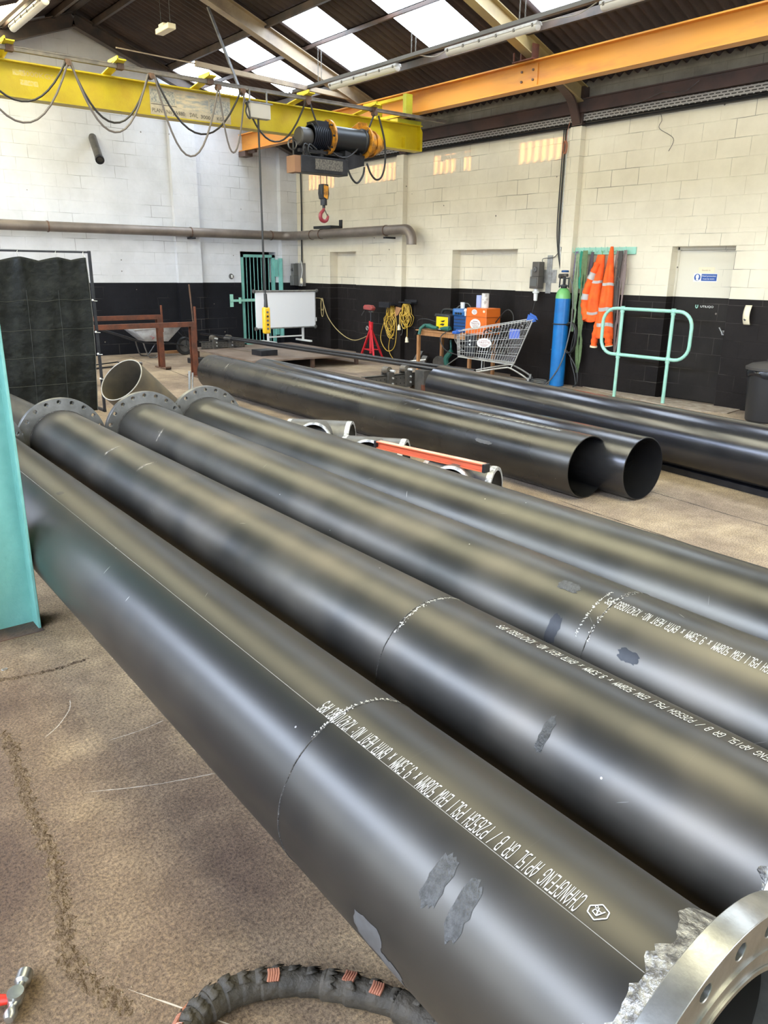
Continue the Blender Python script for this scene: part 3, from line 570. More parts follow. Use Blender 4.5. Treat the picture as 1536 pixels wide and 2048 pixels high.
b = MB(); b.lathe([(.1, 0), (.225, 0), (.225, .03), (.1, .03)], (-2.39, yc, 3.56), (1, 0, 0), 36, closed=True); b.build('gear_flange', HORG, ho)
b = MB(); b.lathe([(.165, 0), (.165, .1), (.15, .12), (.15, .2), (.12, .25), (.09, .30), (0, .31)], (-2.36, yc, 3.55), (1, 0, 0), 28)
b.lathe([(.16, 0), (.185, 0), (.185, .02), (.16, .02)], (-2.25, yc, 3.55), (1, 0, 0), 28, closed=True); b.build('gearbox', HORG, ho)
b = MB(); b.prism([(-2.62, yc+.15, 3.68), (-2.2, yc+.15, 3.68), (-2.2, yc+.15, 3.86), (-2.35, yc+.15, 3.86)], (0, .03, 0)); b.box(-2.5, -2.28, yc+.02, yc+.1, 3.69, 3.75); b.build('upper_bracket', HORG, ho)
b = MB()
for x_ in (-3.42, -3.16, -2.72, -2.45): b.box(x_-.025, x_+.025, yc-.02, yc+.06, 3.24, 3.45)
b.box(-3.55, -2.35, yc-.03, yc+.03, 3.33, 3.37); b.box(-3.5, -2.3, yc+.2, yc+.24, 3.30, 3.55); b.box(-3.3, -2.5, yc+.18, yc+.46, 3.50, 3.57)
for x_ in (-3.15, -2.65):
    b.cyl((x_, yc+.30, 3.66), (x_, yc+.34, 3.66), .055, n=16); b.box(x_-.03, x_+.03, yc+.22, yc+.3, 3.5, 3.72)
b.build('trolley_frame', BLACKMETAL, ho)
b = MB(); b.box(-3.60, -2.78, yc-.14, yc+.10, 3.05, 3.27); cb_ = b.build('control_cabinet', BLACKMETAL, ho, bevel=.006)
b = MB(); b.box(-3.70, -3.60, yc-.13, yc+.09, 3.04, 3.26); b.build('cabinet_end', M('tan_end_box', (.24, .12, .06), .6), cb_)
b = MB(); b.box(-3.36, -2.88, yc-.144, yc-.1401, 3.10, 3.24); lb_ = b.build('maker_label', M('dirty_label', (.16, .14, .11), .6, col2=(.05, .045, .04), nscale=40, ncon=(.4, .6)), cb_)
b = MB(); b.prism([(-2.80, yc-.1, 3.12), (-2.45, yc-.1, 3.22), (-2.45, yc-.1, 3.32), (-2.8, yc-.1, 3.40)], (0, .16, 0)); b.build('guide_plate', BLACKMETAL, ho)
for sx in (-3.50, -3.42):
    b = MB(); b.tube(smoothpts([(sx, yc-.12, 3.26), (sx-.06, yc-.14, 3.33), (sx-.02, yc-.12, 3.42), (sx+.1, yc-.12, 3.36)], 5), .012, 6); b.build('motor_lead', BLACK, ho)
b = MB(); b.tube(smoothpts([(-2.78, yc-.12, 3.16), (-2.70, yc-.13, 3.02), (-2.60, yc-.13, 2.97), (-2.50, yc-.13, 3.08), (-2.47, yc-.13, 3.2)], 6), .015, 7)
b.tube(smoothpts([(-2.40, yc-.10, 3.26), (-2.35, yc-.13, 3.12), (-2.25, yc-.14, 3.04), (-2.14, yc-.14, 3.10), (-2.08, yc-.14, 3.3), (-2.09, yc-.13, 3.6), (-2.2, yc-.12, 3.93)], 6), .015, 7); b.build('trailing_cable', BLACK, ho)
b = MB(); b.tube(arc((-3.62, yc+.05, 3.42), .07, 0, 360, 12, (1, 0, 0), (0, 0, 1)), .012, 6); b.build('buffer_loop', GREYMETAL, ho)
hk = thing('hook_block', (-3.1, -5.74, 2.42), 'black and yellow crane hook block with red hook hanging under the hoist', 'hook')
yh = -5.74
b = MB(); b.prism([(-3.155, yh-.05, 2.72), (-3.045, yh-.05, 2.72), (-3.028, yh-.05, 2.80), (-3.04, yh-.05, 2.93), (-3.16, yh-.05, 2.93), (-3.172, yh-.05, 2.80)], (0, .10, 0)); bl = b.build('cheek_plates', BLACKMETAL, hk, bevel=.012)
b = MB(); b.prism([(-3.13, yh-.053, 2.75), (-3.06, yh-.053, 2.72), (-3.05, yh-.053, 2.9), (-3.13, yh-.053, 2.92)], (0, .004, 0)); b.build('yellow_stripe', HORG, bl)
b = MB(); b.cyl((-3.1, yh, 2.64), (-3.1, yh, 2.73), .05, n=16); b.cyl((-3.1, yh, 2.60), (-3.1, yh, 2.64), .022, n=12); b.build('swivel', BLACKMETAL, hk)
hp = smoothpts([(-3.1, yh, 2.62), (-3.11, yh, 2.57), (-3.155, yh, 2.52), (-3.16, yh, 2.46), (-3.12, yh, 2.42), (-3.06, yh, 2.425), (-3.03, yh, 2.47), (-3.03, yh, 2.52)], 5)
b = MB(); n_ = len(hp); b.tube(hp, [.017+.012*math.sin(math.pi*min(1, i/n_*1.1))-(.012 if i > n_-4 else 0) for i in range(n_)], 10); b.build('hook', M('dull_red_hook', (.22, .02, .03), .45), hk)
b = MB(); b.bar((-3.085, yh, 2.58), (-3.04, yh, 2.50), .012, .01); b.build('safety_latch', GREYMETAL, hk)
for sx in (-3.15, -3.045):
    b = MB(); b.cyl((sx, yh, 2.91), (sx, yh, 3.30), .006, n=8); b.build('wire_rope', ROPE, hk)
# control box with pendant
cx = thing('pendant_control', (-4.27, -5.93, .82), 'yellow push-button pendant hanging on a long black cable from a grey control box', 'crane control')
b = MB(); b.box(-4.42, -4.11, -5.98, -5.87, 3.645, 3.83); jb = b.build('junction_box', M('cream_grey_box', (.46, .42, .36), .4), cx, bevel=.006)
b = MB(); b.box(-4.45, -4.08, -5.99, -5.86, 3.825, 3.84); b.box(-4.40, -4.385, -5.93, -5.91, 3.84, 3.99); b.box(-4.14, -4.125, -5.93, -5.91, 3.84, 3.99); b.build('box_hanger', GREYMETAL, jb)
b = MB(); b.tube(smoothpts([(-4.45, -5.99, 3.83), (-4.50, -6.0, 3.70), (-4.44, -6.0, 3.62), (-4.47, -6.0, 3.8)], 6), .01, 6); b.build('loose_lead', BLACK, jb)
b = MB(); b.tube([(-4.275, -5.93, 3.65), (-4.272, -5.93, 2.5), (-4.262, -5.93, 1.35), (-4.258, -5.93, 1.24)], .012, 8); b.tube([(-4.285, -5.925, 3.65), (-4.28, -5.925, 1.3)], .004, 5); b.build('pendant_cable', BLACK, cx)
b = MB(); b.lathe([(.012, .20), (.02, .19), (.03, 0)], (-4.258, -5.93, 1.19), (0, 0, 1), 12); b.build('cable_gland', BLACK, cx)
b = MB(); b.box(-4.31, -4.205, -5.965, -5.885, .825, 1.20); pb = b.build('pendant_body', M('yellow_pendant', (.72, .42, .02), .4), cx, bevel=.022)
for k in range(5):
    b = MB(); b.cyl((-4.258, -5.964, 1.13-.058*k), (-4.258, -5.978, 1.13-.058*k), .015, n=12); b.build('push_button', BLACK if k % 2 else GREYPLASTIC, pb)

# ---------------------------------------------------------------- lamps
def lamp(x, y0, y1, z, label, lit=False):
    t = thing('fluorescent_lamp', (x, (y0+y1)/2, z-.09), label, 'lamp', 'fluorescent battens')
    b = MB(); b.prism([(x-.06, y0, z-.04), (x+.06, y0, z-.04), (x+.05, y0, z), (x-.05, y0, z)], (0, y1-y0, 0)); b.build('housing', LAMPWHITE, t, bevel=.006)
    b = MB(); b.lathe([(0, 0), (.03, .003), (.052, .02), (.052, y1-y0-.02), (.03, y1-y0-.003), (0, y1-y0)], (x, y0, z-.045), (0, 1, 0), 20); b.build('diffuser', M('dusty_diffuser', (.55, .53, .50), .3) if 'dusty_diffuser' not in bpy.data.materials else bpy.data.materials['dusty_diffuser'], t)
    for k in range(6):
        yy = y0+.06+(y1-y0-.12)*k/5; b = MB(); b.box(x-.064, x-.052, yy-.012, yy+.012, z-.055, z-.02); b.build('clip', GREYMETAL, t)
    return t
lamp(-2.2, -8.95, -7.37, 4.545, 'long grey batten lamp under the rail, its end next to the yellowish rafter')
lamp(-2.2, -6.35, -4.66, 4.545, 'long batten lamp under the rail, nearest the crane girder')
lamp(-2.2, -11.4, -9.83, 4.545, 'batten lamp under the rail cut by the top edge of the picture')
lamp(-6.42, -4.4, -2.8, 5.0, 'batten lamp at the top left corner beside the yellowed roof sheet')
b = MB(); b.box(-6.60, -6.55, -12, -.6, 4.985, 5.03); tag(b.build('lamp_rail', M('tan_rail', (.40, .31, .20), .5)), 'tan mounting rail at the top left beside the lamp', 'rail')
b = MB(); b.box(-2.225, -2.175, YN+.5, -3.55, 4.575, 4.62); b.box(-2.235, -2.165, YN+.5, -3.55, 4.57, 4.58); tag(b.build('lamp_rail', M('grey_trunking', (.12, .115, .11), .5, .3)), 'long dark lamp rail hung on chains under the right roof slope', 'rail')
def chain(x, y, z0, z1, lab):
    b = MB(); n_ = int((z1-z0)/.035)
    for k in range(n_):
        zc = z0+(z1-z0)*(k+.5)/n_; ax = (1, 0, 0) if k % 2 else (0, 1, 0)
        b.tube([V(x, y, zc)+V(ax)*(.008*math.cos(2*math.pi*j/6))+V(0, 0, 1)*(.023*math.sin(2*math.pi*j/6)) for j in range(6)], .0035, 4, closed=True)
    return tag(b.build('suspension_chain', GREYMETAL), lab, 'chain')
for yy, lb in ((-4.4, 'nearest the crane girder'), (-6.72, 'between two bright roof sheets, middle of three'), (-8.72, 'beside the yellowish rafter, at the top edge')):
    chain(-2.2, yy, 4.62, roofz(-2.2)-.03, 'thin rail chain, '+lb)
    chain(-2.2, yy+.09, 4.62, roofz(-2.2)-.03, 'second thin rail chain, '+lb)
b = MB(); b.tube(smoothpts([(-2.19, -9.75, 4.56), (-2.19, -9.5, 4.50), (-2.19, -9.2, 4.52), (-2.19, -8.97, 4.53)], 5), .006, 5); b.tube(smoothpts([(-2.19, -7.35, 4.53), (-2.19, -7.1, 4.50), (-2.19, -6.8, 4.57)], 5), .006, 5)
tag(b.build('lamp_lead', LAMPWHITE), 'thin grey leads looping between the rail lamps', 'cable')
t = thing('emergency_lamp', (-4.85, -4.4, 4.85), 'small cream box lamp hanging on two wires near the ridge', 'lamp')
b = MB(); b.box(-4.90, -4.78, -4.65, -4.22, 4.86, 4.93); b.build('body', CREAMPLASTIC, t, bevel=.01); b = MB(); b.box(-4.88, -4.80, -4.45, -4.3, 4.93, 4.97); b.build('gear_box', CREAMPLASTIC, t)
for yy in (-4.6, -4.3): b = MB(); b.cyl((-4.84, yy, 4.93), (-4.84, yy, roofz(-4.84)-.02), .003, n=5); b.build('hanging_wire', BLACK, t)

# ---------------------------------------------------------------- wall pipework
b = MB(); zc = 2.425; r_ = .092
p = [(-9.3, -.22, zc), (-.55, -.22, zc)]+arc((-.55, -.47, zc), .25, 90, 0, 8, (1, 0, 0), (0, 1, 0))[1:]+[(-.3, -4.3, 2.45)]+arc((-.3, -4.3, 2.25), .2, 90, 0, 8, (0, -1, 0), (0, 0, 1))[1:]+[(-.3, -4.5, 2.18)]
fd = thing('flue_pipe', (-3, -.22, 2.33), 'brown-grey flue pipe running along the back wall and round to the right wall', 'pipe')
b.tube(p, r_, 24); b.build('duct', DUCT, fd, smooth=50)
for q, dr in (((-5.5, -.22, zc), (1, 0, 0)), ((-.75, -.22, zc), (1, 0, 0)), ((-.3, -1.2, 2.43), (0, 1, 0)), ((-2.66, -.22, zc), (1, 0, 0)), ((-.3, -1.55, 2.435), (0, 1, 0)), ((-.3, -3.75, 2.445), (0, 1, 0))):
    b = MB(); b.lathe([(.09, -.012), (.101, -.012), (.101, .012), (.09, .012)], q, dr, 24, closed=True); b.build('pipe_clip', RUSTBROWN, fd)
b = MB(); b.box(-2.70, -2.62, -.36, -.12, 2.29, 2.325); b.build('wall_bracket', BLACKMETAL, fd); b = MB(); b.box(-.34, -.02, -3.79, -3.71, 2.30, 2.335); b.build('wall_bracket', BLACKMETAL, fd); b = MB(); b.box(-.30, -.0, -1.9, -1.25, 2.545, 2.60); b.box(-.02, 0, -1.9, -1.8, 2.5, 2.72); b.build('wall_bracket', BLACKMETAL, fd)
b = MB(); b.cyl((-4.43, .02, 4.06), (-4.56, -.62, 3.60), .072, n=24)
st = thing('vent_stub', (-4.5, -.3, 3.55), 'short dark pipe stub sloping out of the back wall below the crane', 'pipe'); b.build('tube', DARKGREY, st)
b = MB(); b.lathe([(.055, 0), (.08, 0), (.08, .06), (.055, .06)], (-4.555, -.60, 3.62), (-.13, -.64, -.46), 20, closed=True); b.build('end_collar', BLACKMETAL, st)
# ---------------------------------------------------------------- large pipes
class Pipe:
    """axis through (x0, -4, z) heading a degrees; s = metres along it from y = -4 towards the camera"""
    def __init__(s, x0, a, z, r=.254): s.A = V(x0, -4, z); s.d = V(math.cos(R(a)), math.sin(R(a)), 0); s.r = r; s.l = V(-1, 0, 0)-s.d*V(-1, 0, 0).dot(s.d); s.l.normalize()
    def ax(s, t): return s.A+s.d*t
    def pt(s, t, ang, dr=0.): return s.A+s.d*t+(s.l*math.sin(R(ang))+V(0, 0, 1)*math.cos(R(ang)))*(s.r+dr)
def flange_mb(c, d, R0=.255, R1=.3575, th=.048, nh=20, pcd=.325, hr=.0165, phase=9.):
    mb = MB(); d_, a_, u_ = frame(d); sec = 360./nh
    def P3(r, t, h): return V(c)+d_*h+(a_*math.cos(R(t))+u_*math.sin(R(t)))*r
    for k in range(nh):
        t0 = phase+k*sec; per = []
        for i in range(5): per.append((R1, t0+sec*i/4))
        for i in (1, 2, 3): per.append((R1+(R0-R1)*i/4, t0+sec))
        for i in range(5): per.append((R0, t0+sec-sec*i/4))
        for i in (1, 2, 3): per.append((R0+(R1-R0)*i/4, t0))
        tc_ = t0+sec/2; cx_, cy_ = pcd, 0.
        loc = []
        for r, t in per: loc.append((r*math.cos(R(t-tc_)), r*math.sin(R(t-tc_))))
        hole = []
        for x_, y_ in loc:
            a = math.atan2(y_, x_-pcd); hx, hy = pcd+hr*math.cos(a), hr*math.sin(a); hole.append((math.hypot(hx, hy), tc_+math.degrees(math.atan2(hy, hx))))
        n = 16; vs = []
        for h in (0, th): vs += [P3(r, t, h) for r, t in per]+[P3(r, t, h) for r, t in hole]
        fs = []
        for i in range(n):
            j = (i+1) % n
            fs += [(i, j, n+j, n+i), (2*n+i, 3*n+i, 3*n+j, 2*n+j), (n+i, n+j, 3*n+j, 3*n+i)]
            if i < 4 or 8 <= i < 12: fs.append((i, 2*n+i, 2*n+j, j))
        mb.add(vs, fs)
    return mb
def ring(pipe, t, r=.004, w=.006, a0=0, a1=360, n=96, jit=0.):
    """weld bead round the pipe"""
    mb = MB(); k = n if a1-a0 >= 360 else n+1
    pts = []
    for i in range(k):
        a = a0+(a1-a0)*i/n; pts.append(pipe.pt(t+random.uniform(-jit, jit), a, 0))
    mb.tube(pts, r, 6, closed=(a1-a0 >= 360)); return mb
def patch(pipe, t, ang, dt, da, dr=.0009, rag=.25, n=14, seed=1):
    rnd = random.Random(seed); mb = MB(); pts = []
    for i in range(n*2):
        a = math.pi*i/n; q = 1+rnd.uniform(-rag, rag); q2 = 1+rnd.uniform(-rag, rag)
        cx_, cy_ = math.cos(a), math.sin(a); m_ = max(abs(cx_), abs(cy_))**.6
        pts.append((t+dt/2*cx_/m_*q, ang+da/2*cy_/m_*q2))
    K = 5; vs = []
    for k in range(K+1):
        for (pt_, pa) in pts: f_ = k/K; vs.append(pipe.pt(t+(pt_-t)*f_, ang+(pa-ang)*f_, dr))
    N_ = len(pts); fs = [(k*N_+i, k*N_+(i+1) % N_, (k+1)*N_+(i+1) % N_, (k+1)*N_+i) for k in range(K) for i in range(N_)]
    return mb.add(vs, fs)
def stencil(pipe, txt, t0, t1, ang, h, flip=False, ang1=None):
    """reads from t0 to t1; tops of the letters point to the left side of the pipe"""
    qs, tot = strokes(txt); mb = MB(); ang1 = ang if ang1 is None else ang1
    for q in qs:
        o = []
        for x, y in q: o.append(pipe.pt(t0+(t1-t0)*x/tot, ang+(ang1-ang)*x/tot+math.degrees(y/6*h/pipe.r), .0014))
        mb.add(o, [(0, 1, 2, 3)])
    return mb
def shell(p, s0, s1, wall=.0095, n=96):
    mb = MB(); r = p.r
    mb.lathe([(r-wall, 0), (r-.003, 0), (r, .003), (r, s1-s0-.003), (r-.003, s1-s0), (r-wall, s1-s0)], p.ax(s0), p.d, n, closed=True); return mb
TXT = 'CHANGFENG API5L GR B / P265GH PSL1 ERW 508MM x 9.53MM x 6MTR HEAT NO: X24210683 APS'
PM1 = pipe_mat('mill_lacquer_front', (0.055, 0.052, 0.048), (0.095, 0.085, 0.07), 0.34, 1.)
PM2 = pipe_mat('mill_lacquer_dusty', (0.065, 0.061, 0.055), (0.15, 0.13, 0.105), 0.35, 5.)
PM3 = pipe_mat('mill_lacquer_grey', (0.07, 0.066, 0.058), (0.14, 0.125, 0.105), 0.34, 9.)
PM4 = pipe_mat('mill_lacquer_bright', (0.07, 0.066, 0.058), (0.12, 0.11, 0.09), 0.32, 14.)
PM5 = pipe_mat('mill_lacquer_black', (0.052, 0.05, 0.048), (0.085, 0.08, 0.072), 0.25, 21.)
PM6 = pipe_mat('mill_lacquer_blueblack', (0.055, 0.055, 0.062), (0.08, 0.078, 0.078), 0.2, 27., .5)
DARKIN = M('dark_pipe_bore', (.02, .018, .017), .6, .2)
def mk_pipe(p, s0, s1, mat, label, far_fl=None, near_fl=None, group=None, zb=0.):
    c = p.ax((s0+s1)/2); t = thing('steel_pipe', (c.x, c.y, zb), label, 'pipe', group)
    shell(p, s0, s1).build('pipe_wall', mat, t, smooth=40)
    for e, s_ in ((far_fl, s0), (near_fl, s1)):
        if not e: continue
        sg_ = 1 if s_ == s1 else -1
        f = flange_mb(p.ax(s_-.005*sg_), p.d*sg_, th=.048).build('flange', e[0], t, smooth=30, bevel=.0015)
        g = MB(); g.lathe([(.2445, .0), (.254, .0), (.254, .052), (.2445, .052)], p.ax(s_-.002*sg_), p.d*sg_, 96, closed=True)
        g.lathe([(.2545, .046), (.284, .046), (.284, .0515), (.2545, .0515)], p.ax(s_-.005*sg_), p.d*sg_, 96, closed=True); g.build('raised_face', e[0], f, smooth=30)
        ring(p, s_-sg_*.008, .007, jit=.0012).build('weld_bead', e[1], t)
    return t
P1 = Pipe(-8.8185, -90.8567, .3697); P2 = Pipe(-8.1395, -91.0786, .3575); P3 = Pipe(-7.3501, -92.0744, .3575); P4 = Pipe(-6.8563, -91.2831, .3575)
P5 = Pipe(-4.8207, -91.7214, .2545); P6 = Pipe(-4.3703, -92.6106, .2545); P7 = Pipe(-2.6831, -96.7969, .3087)
NEARFL = (MACHINED, WELDM); FARFL = (MACHINED_FAR, WELDDARK)
t1 = mk_pipe(P1, 5.45, 11.468, PM1, 'nearest black steel pipe with white stencil text and the bright machined flange at bottom right', FARFL, NEARFL)
t2 = mk_pipe(P2, 5.42, 11.42, PM2, 'second flanged pipe from the camera, its far flange beside the teal column', FARFL, NEARFL)
t3 = mk_pipe(P3, 5.48, 11.6, PM3, 'third flanged pipe, its far flange in front of the mitred pipe piece', FARFL, NEARFL)
t4 = mk_pipe(P4, 5.48, 11.6, PM4, 'fourth flanged pipe, lying beside the red level and tee fittings', FARFL, NEARFL)
t5 = mk_pipe(P5, 1.36, 8.30, PM5, 'black open-ended pipe behind the tee fittings, larger open mouth in the middle of the floor')
t6 = mk_pipe(P6, 2.2, 8.60, PM6, 'black open-ended pipe lying just behind the larger open mouth, text-free and shiny')
t7 = mk_pipe(P7, 4.60, 13.2, PM6, 'farthest black pipe, resting on a dark beam in front of the teal handrail', zb=.055)
for p, t, s0, s1 in ((P5, t5, 1.36, 8.30), (P6, t6, 2.2, 8.60)):
    pass
# stencils
stencil(P1, TXT, 11.245, 10.385, 9.0, .040, ang1=10.5).build('stencil_text', STENCIL, t1, smooth=0)
stencil(P2, TXT, 11.31, 10.33, -15, .036, ang1=-14).build('stencil_text', STENCIL, t2, smooth=0)
stencil(P3, TXT, 11.32, 10.42, 17, .036, ang1=14).build('stencil_text', STENCIL, t3, smooth=0)
stencil(P5, TXT, 8.02, 7.08, 4, .030, ang1=5).build('stencil_text', STENCIL, t5, smooth=0)
# diamond logo at the head of the text on the front pipe
def logo(p, t, ang, sz, par):
    mb = MB()
    def q(x, y): return p.pt(t-x*sz, ang+math.degrees(y*sz/p.r), .0017)
    def stroke(pts, w=.075):
        for (xa, ya), (xb, yb) in zip(pts[:-1], pts[1:]):
            L_ = math.hypot(xb-xa, yb-ya); nx, ny = -(yb-ya)/L_*w/2, (xb-xa)/L_*w/2
            mb.add([q(xa+nx, ya+ny), q(xb+nx, yb+ny), q(xb-nx, yb-ny), q(xa-nx, ya-ny)], [(0, 1, 2, 3)])
    stroke([(-.62, 0), (-.12, .6), (.5, .42), (.62, 0), (.12, -.6), (-.5, -.42), (-.62, 0)])
    stroke([(-.3, -.28), (-.05, .3), (.12, -.25)]); stroke([(-.05, .3), (.3, .2), (.25, -.05), (.02, .02)], .06); stroke([(-.22, -.08), (.1, -.08)], .06)
    o = arc((.28, -.22, 0), .09, 0, 360, 8, (1, 0, 0), (0, 1, 0)); stroke([(a.x, a.y) for a in o], .045)
    return mb.build('stencil_logo', STENCIL, par, smooth=0)
logo(P1, 11.278, 11.5, .030, t1)
# welds where short lengths are joined on, and seam lines
for p, t, s_ in ((P1, t1, 10.455), (P2, t2, 10.04), (P3, t3, 10.45)): ring(p, s_, .0022, jit=.001).build('girth_weld', WELDDARK, t)
def speck(p, t, s_, a0, a1, par, n=40, seed=3, w=.018):
    rnd = random.Random(seed); mb = MB()
    for i in range(n):
        a = a0+(a1-a0)*rnd.random(); q = s_+rnd.uniform(-w, w)*rnd.random(); k = rnd.uniform(.001, .0035)
        mb.add([p.pt(q-k, a-.5*rnd.random(), .0012), p.pt(q+k*.6, a-.3, .0012), p.pt(q+k, a+.5*rnd.random(), .0012), p.pt(q-k*.5, a+.6, .0012)], [(0, 1, 2, 3)])
    return mb.build('weld_spatter', CHALK, par, smooth=0)
speck(P1, t1, 10.45, -38, 34, t1, 150, 3, .012); speck(P2, t2, 10.05, -30, 45, t2, 150, 4, .014); speck(P3, t3, 10.45, -20, 60, t3, 120, 5, .012); speck(P3, t3, 10.40, 5, 60, t3, 80, 6, .006)
mb = MB(); mb.tube([P1.pt(5.5+5.9*i/60, 19.5, 0) for i in range(61)], .0009, 4); mb.build('seam_line', M('pale_seam', (.22, .20, .16), .6), t1)
for p, t, s_, an, ds, da, mt, sd in ((P1, t1, 10.985, 46, .05, 26, SCUFF, 1), (P1, t1, 11.065, 49, .045, 28, SCUFF, 2), (P1, t1, 10.84, 100, .10, 22, GREYSCUFF, 3), (P1, t1, 10.91, 112, .08, 18, GREYSCUFF, 8),
        (P3, t3, 10.30, 62, .05, 26, BLACKMETAL, 4), (P3, t3, 10.62, 56, .08, 10, BLACKMETAL, 5), (P2, t2, 10.75, 52, .03, 24, SCUFF, 6), (P3, t3, 10.25, 20, .10, 12, SCUFF, 9), (P1, t1, 7.9, 10, .05, 8, BLACKMETAL, 10), (P5, t5, 7.35, 75, .2, 7, GREYSCUFF, 11)):
    patch(p, s_, an, ds, da, seed=sd, rag=.16).build('rub_mark', mt, t)
rnd = random.Random(11); FAINT = M('faint_scratch', (.26, .245, .22), .6)
for p, t, lo, hi, k in ((P1, t1, 7, 11.3, 8), (P2, t2, 5.8, 11.2, 10), (P3, t3, 5.8, 11.4, 9), (P4, t4, 5.8, 11, 8), (P5, t5, 1.6, 8.1, 7)):
    for i in range(k):
        mb = MB(); s_ = rnd.uniform(lo, hi); a = rnd.uniform(-20, 80); L_ = rnd.uniform(2, 9); w = rnd.uniform(.0006, .0016); ds = rnd.uniform(-.05, .05)
        n_ = 6; vs = []
        for j in range(n_+1): q = w*math.sin(math.pi*(j+.4)/(n_+.8)); vs += [p.pt(s_+ds*j/n_-q, a+L_*j/n_, .0009), p.pt(s_+ds*j/n_+q, a+L_*j/n_, .0009)]
        mb.add(vs, [(2*j, 2*j+1, 2*j+3, 2*j+2) for j in range(n_)])
        mb.build('scratch_mark', FAINT if i % 3 else CHALK, t, smooth=0)
for p, t, s_, a in ((P2, t2, 6.95, 24), (P3, t3, 6.33, 52), (P2, t2, 7.5, 20), (P5, t5, 2.2, 45)):
    patch(p, s_, a, .022, 20, seed=int(s_*10), rag=.7).build('chalky_scrape', M('chalky_smear', (.30, .27, .22), .7, col2=(.12, .11, .10), nscale=40, ncon=(.4, .6)) if 'chalky_smear' not in bpy.data.materials else bpy.data.materials['chalky_smear'], t)
# ragged bright weld and spatter by the nearest flange
rnd = random.Random(5); mb = MB(); vs = []; n_ = 150
qq = .08
for i in range(n_):
    qq = min(.10, max(.06, qq+rnd.uniform(-.012, .012))); q = qq; a = -180+360*i/n_; w0 = 11.462
    vs += [P1.pt(w0, a, .0085+rnd.uniform(-.002, .002)), P1.pt(w0-q*.45, a, .006+rnd.uniform(-.002, .003)), P1.pt(w0-q, a, .0008)]
mb.add(vs, [(3*i+j, 3*((i+1) % n_)+j, 3*((i+1) % n_)+j+1, 3*i+j+1) for i in range(n_) for j in (0, 1)]); mb.build('ragged_weld', WELDM, t1, smooth=20)
mb = MB(); vs = []
for i in range(n_):
    a = -180+360*i/n_; q = rnd.uniform(.03, .06); w0 = 11.414
    vs += [P2.pt(w0, a, .0085), P2.pt(w0-q*.45, a, .006), P2.pt(w0-q, a, .0008)]
mb.add(vs, [(3*i+j, 3*((i+1) % n_)+j, 3*((i+1) % n_)+j+1, 3*i+j+1) for i in range(n_) for j in (0, 1)]); mb.build('ragged_weld', WELDM, t2, smooth=20)
# supports
bm_ = MB(); q0, q1 = P7.ax(6.5), P7.ax(13.0); q0.z = q1.z = .0275; bm_.bar(q0-P7.l*-.02, q1-P7.l*-.02, .16, .055)
tag(bm_.build('support_beam', BLACKMETAL, bevel=.003), 'flat dark steel beam under the farthest black pipe', 'beam')
for k, s_ in enumerate((3.0, 6.9)):
    pass

# ---------------------------------------------------------------- teal column
t = thing('steel_column', (-9.35, -12.0, 0), 'teal painted steel I-section column at the left edge of the picture', 'column')
b = MB(); b.ibeam((-9.352, -12.0, 0), (-9.352, -12.0, 4.13), .30, .21, .014, .010, up=(1, 0, 0)); b.build('column_shaft', TEAL, t, bevel=.003)
b = MB(); b.box(-9.56, -9.20, -12.14, -11.86, 0, .004); b.build('base_plate', RUSTBROWN, t)
for yy in (-8.0, -4.0, -16.0):
    b = MB(); b.ibeam((-9.38, yy, 0), (-9.38, yy, 4.13), .30, .21, .014, .010, up=(1, 0, 0)); tag(b.build('steel_column', TEAL), 'teal painted steel column in the row beyond the left edge of the picture', 'column', 'columns outside the view')

# ---------------------------------------------------------------- tee fittings and level
TEEGREY = M('grey_forged_steel', (.11, .105, .098), .42, .35, col2=(.17, .16, .145), nscale=8)
BEVEL = M('white_primed_bevel', (.56, .55, .53), .4, .2, col2=(.25, .25, .24), nscale=22, ncon=(.5, .6))
def tee(c, ang, r, L_, br_, name_lab, tilt=0.):
    d = V(math.cos(R(ang)), math.sin(R(ang)), 0); e = V(-d.y, d.x, 0)*-1; c = V(c)
    e = (e*math.cos(R(tilt))+V(0, 0, 1)*math.sin(R(tilt))).normalized()
    t = thing('tee_fitting', (c.x, c.y, c.z-r), name_lab, 'pipe fitting')
    # one body: run with a waist swelling to the branch
    prof = [(r-.014, -L_), (r-.004, -L_), (r, -L_+.02)]+[(r, -L_+.02+(2*L_-.04)*i/12) for i in range(1, 12)]+[(r, L_-.02), (r-.004, L_), (r-.014, L_)]
    b = MB(); b.lathe(prof, c, d, 40, closed=True); b.build('run', TEEGREY, t)
    b = MB(); b.lathe([(r*1.0, r*.35), (r*.93, r*.75), (r*.86, r*1.0), (r*.84, br_-.012), (r*.80, br_), (r*.76, br_), (r*.76, r*.5)], c, e, 40); b.build('branch', TEEGREY, t)
    for o, dd in ((c-d*L_, -1), (c+d*L_, 1)):
        b = MB(); b.lathe([(r-.028, .0012), (r-.002, .0012), (r+.0012, -.022), (r+.0012, -.040), (r, -.040)], o, d*dd, 40); b.build('bevelled_end', BEVEL, t)
    b = MB(); b.lathe([(r*.74, br_+.001), (r*.815, br_+.001), (r*.853, br_-.02)], c, e, 40); b.build('bevelled_end', BEVEL, t)
    return t
tee((-6.12, -10.05, .2), -48, .2, .30, .28, 'farthest grey tee fitting with white chamfered ends, left of the red level', 12)
tee((-6.18, -10.95, .2), -52, .2, .27, .28, 'middle grey tee fitting, under the left end of the red level', 14)
tee((-6.22, -12.02, .2), -62, .2, .27, .28, 'nearest grey tee fitting, under the right end of the red level', 14)
a0_, a1_ = V(-6.41, -11.28, .432), V(-6.27, -12.32, .432); dd = (a1_-a0_).normalized(); sd_ = V(-dd.y, dd.x, 0)
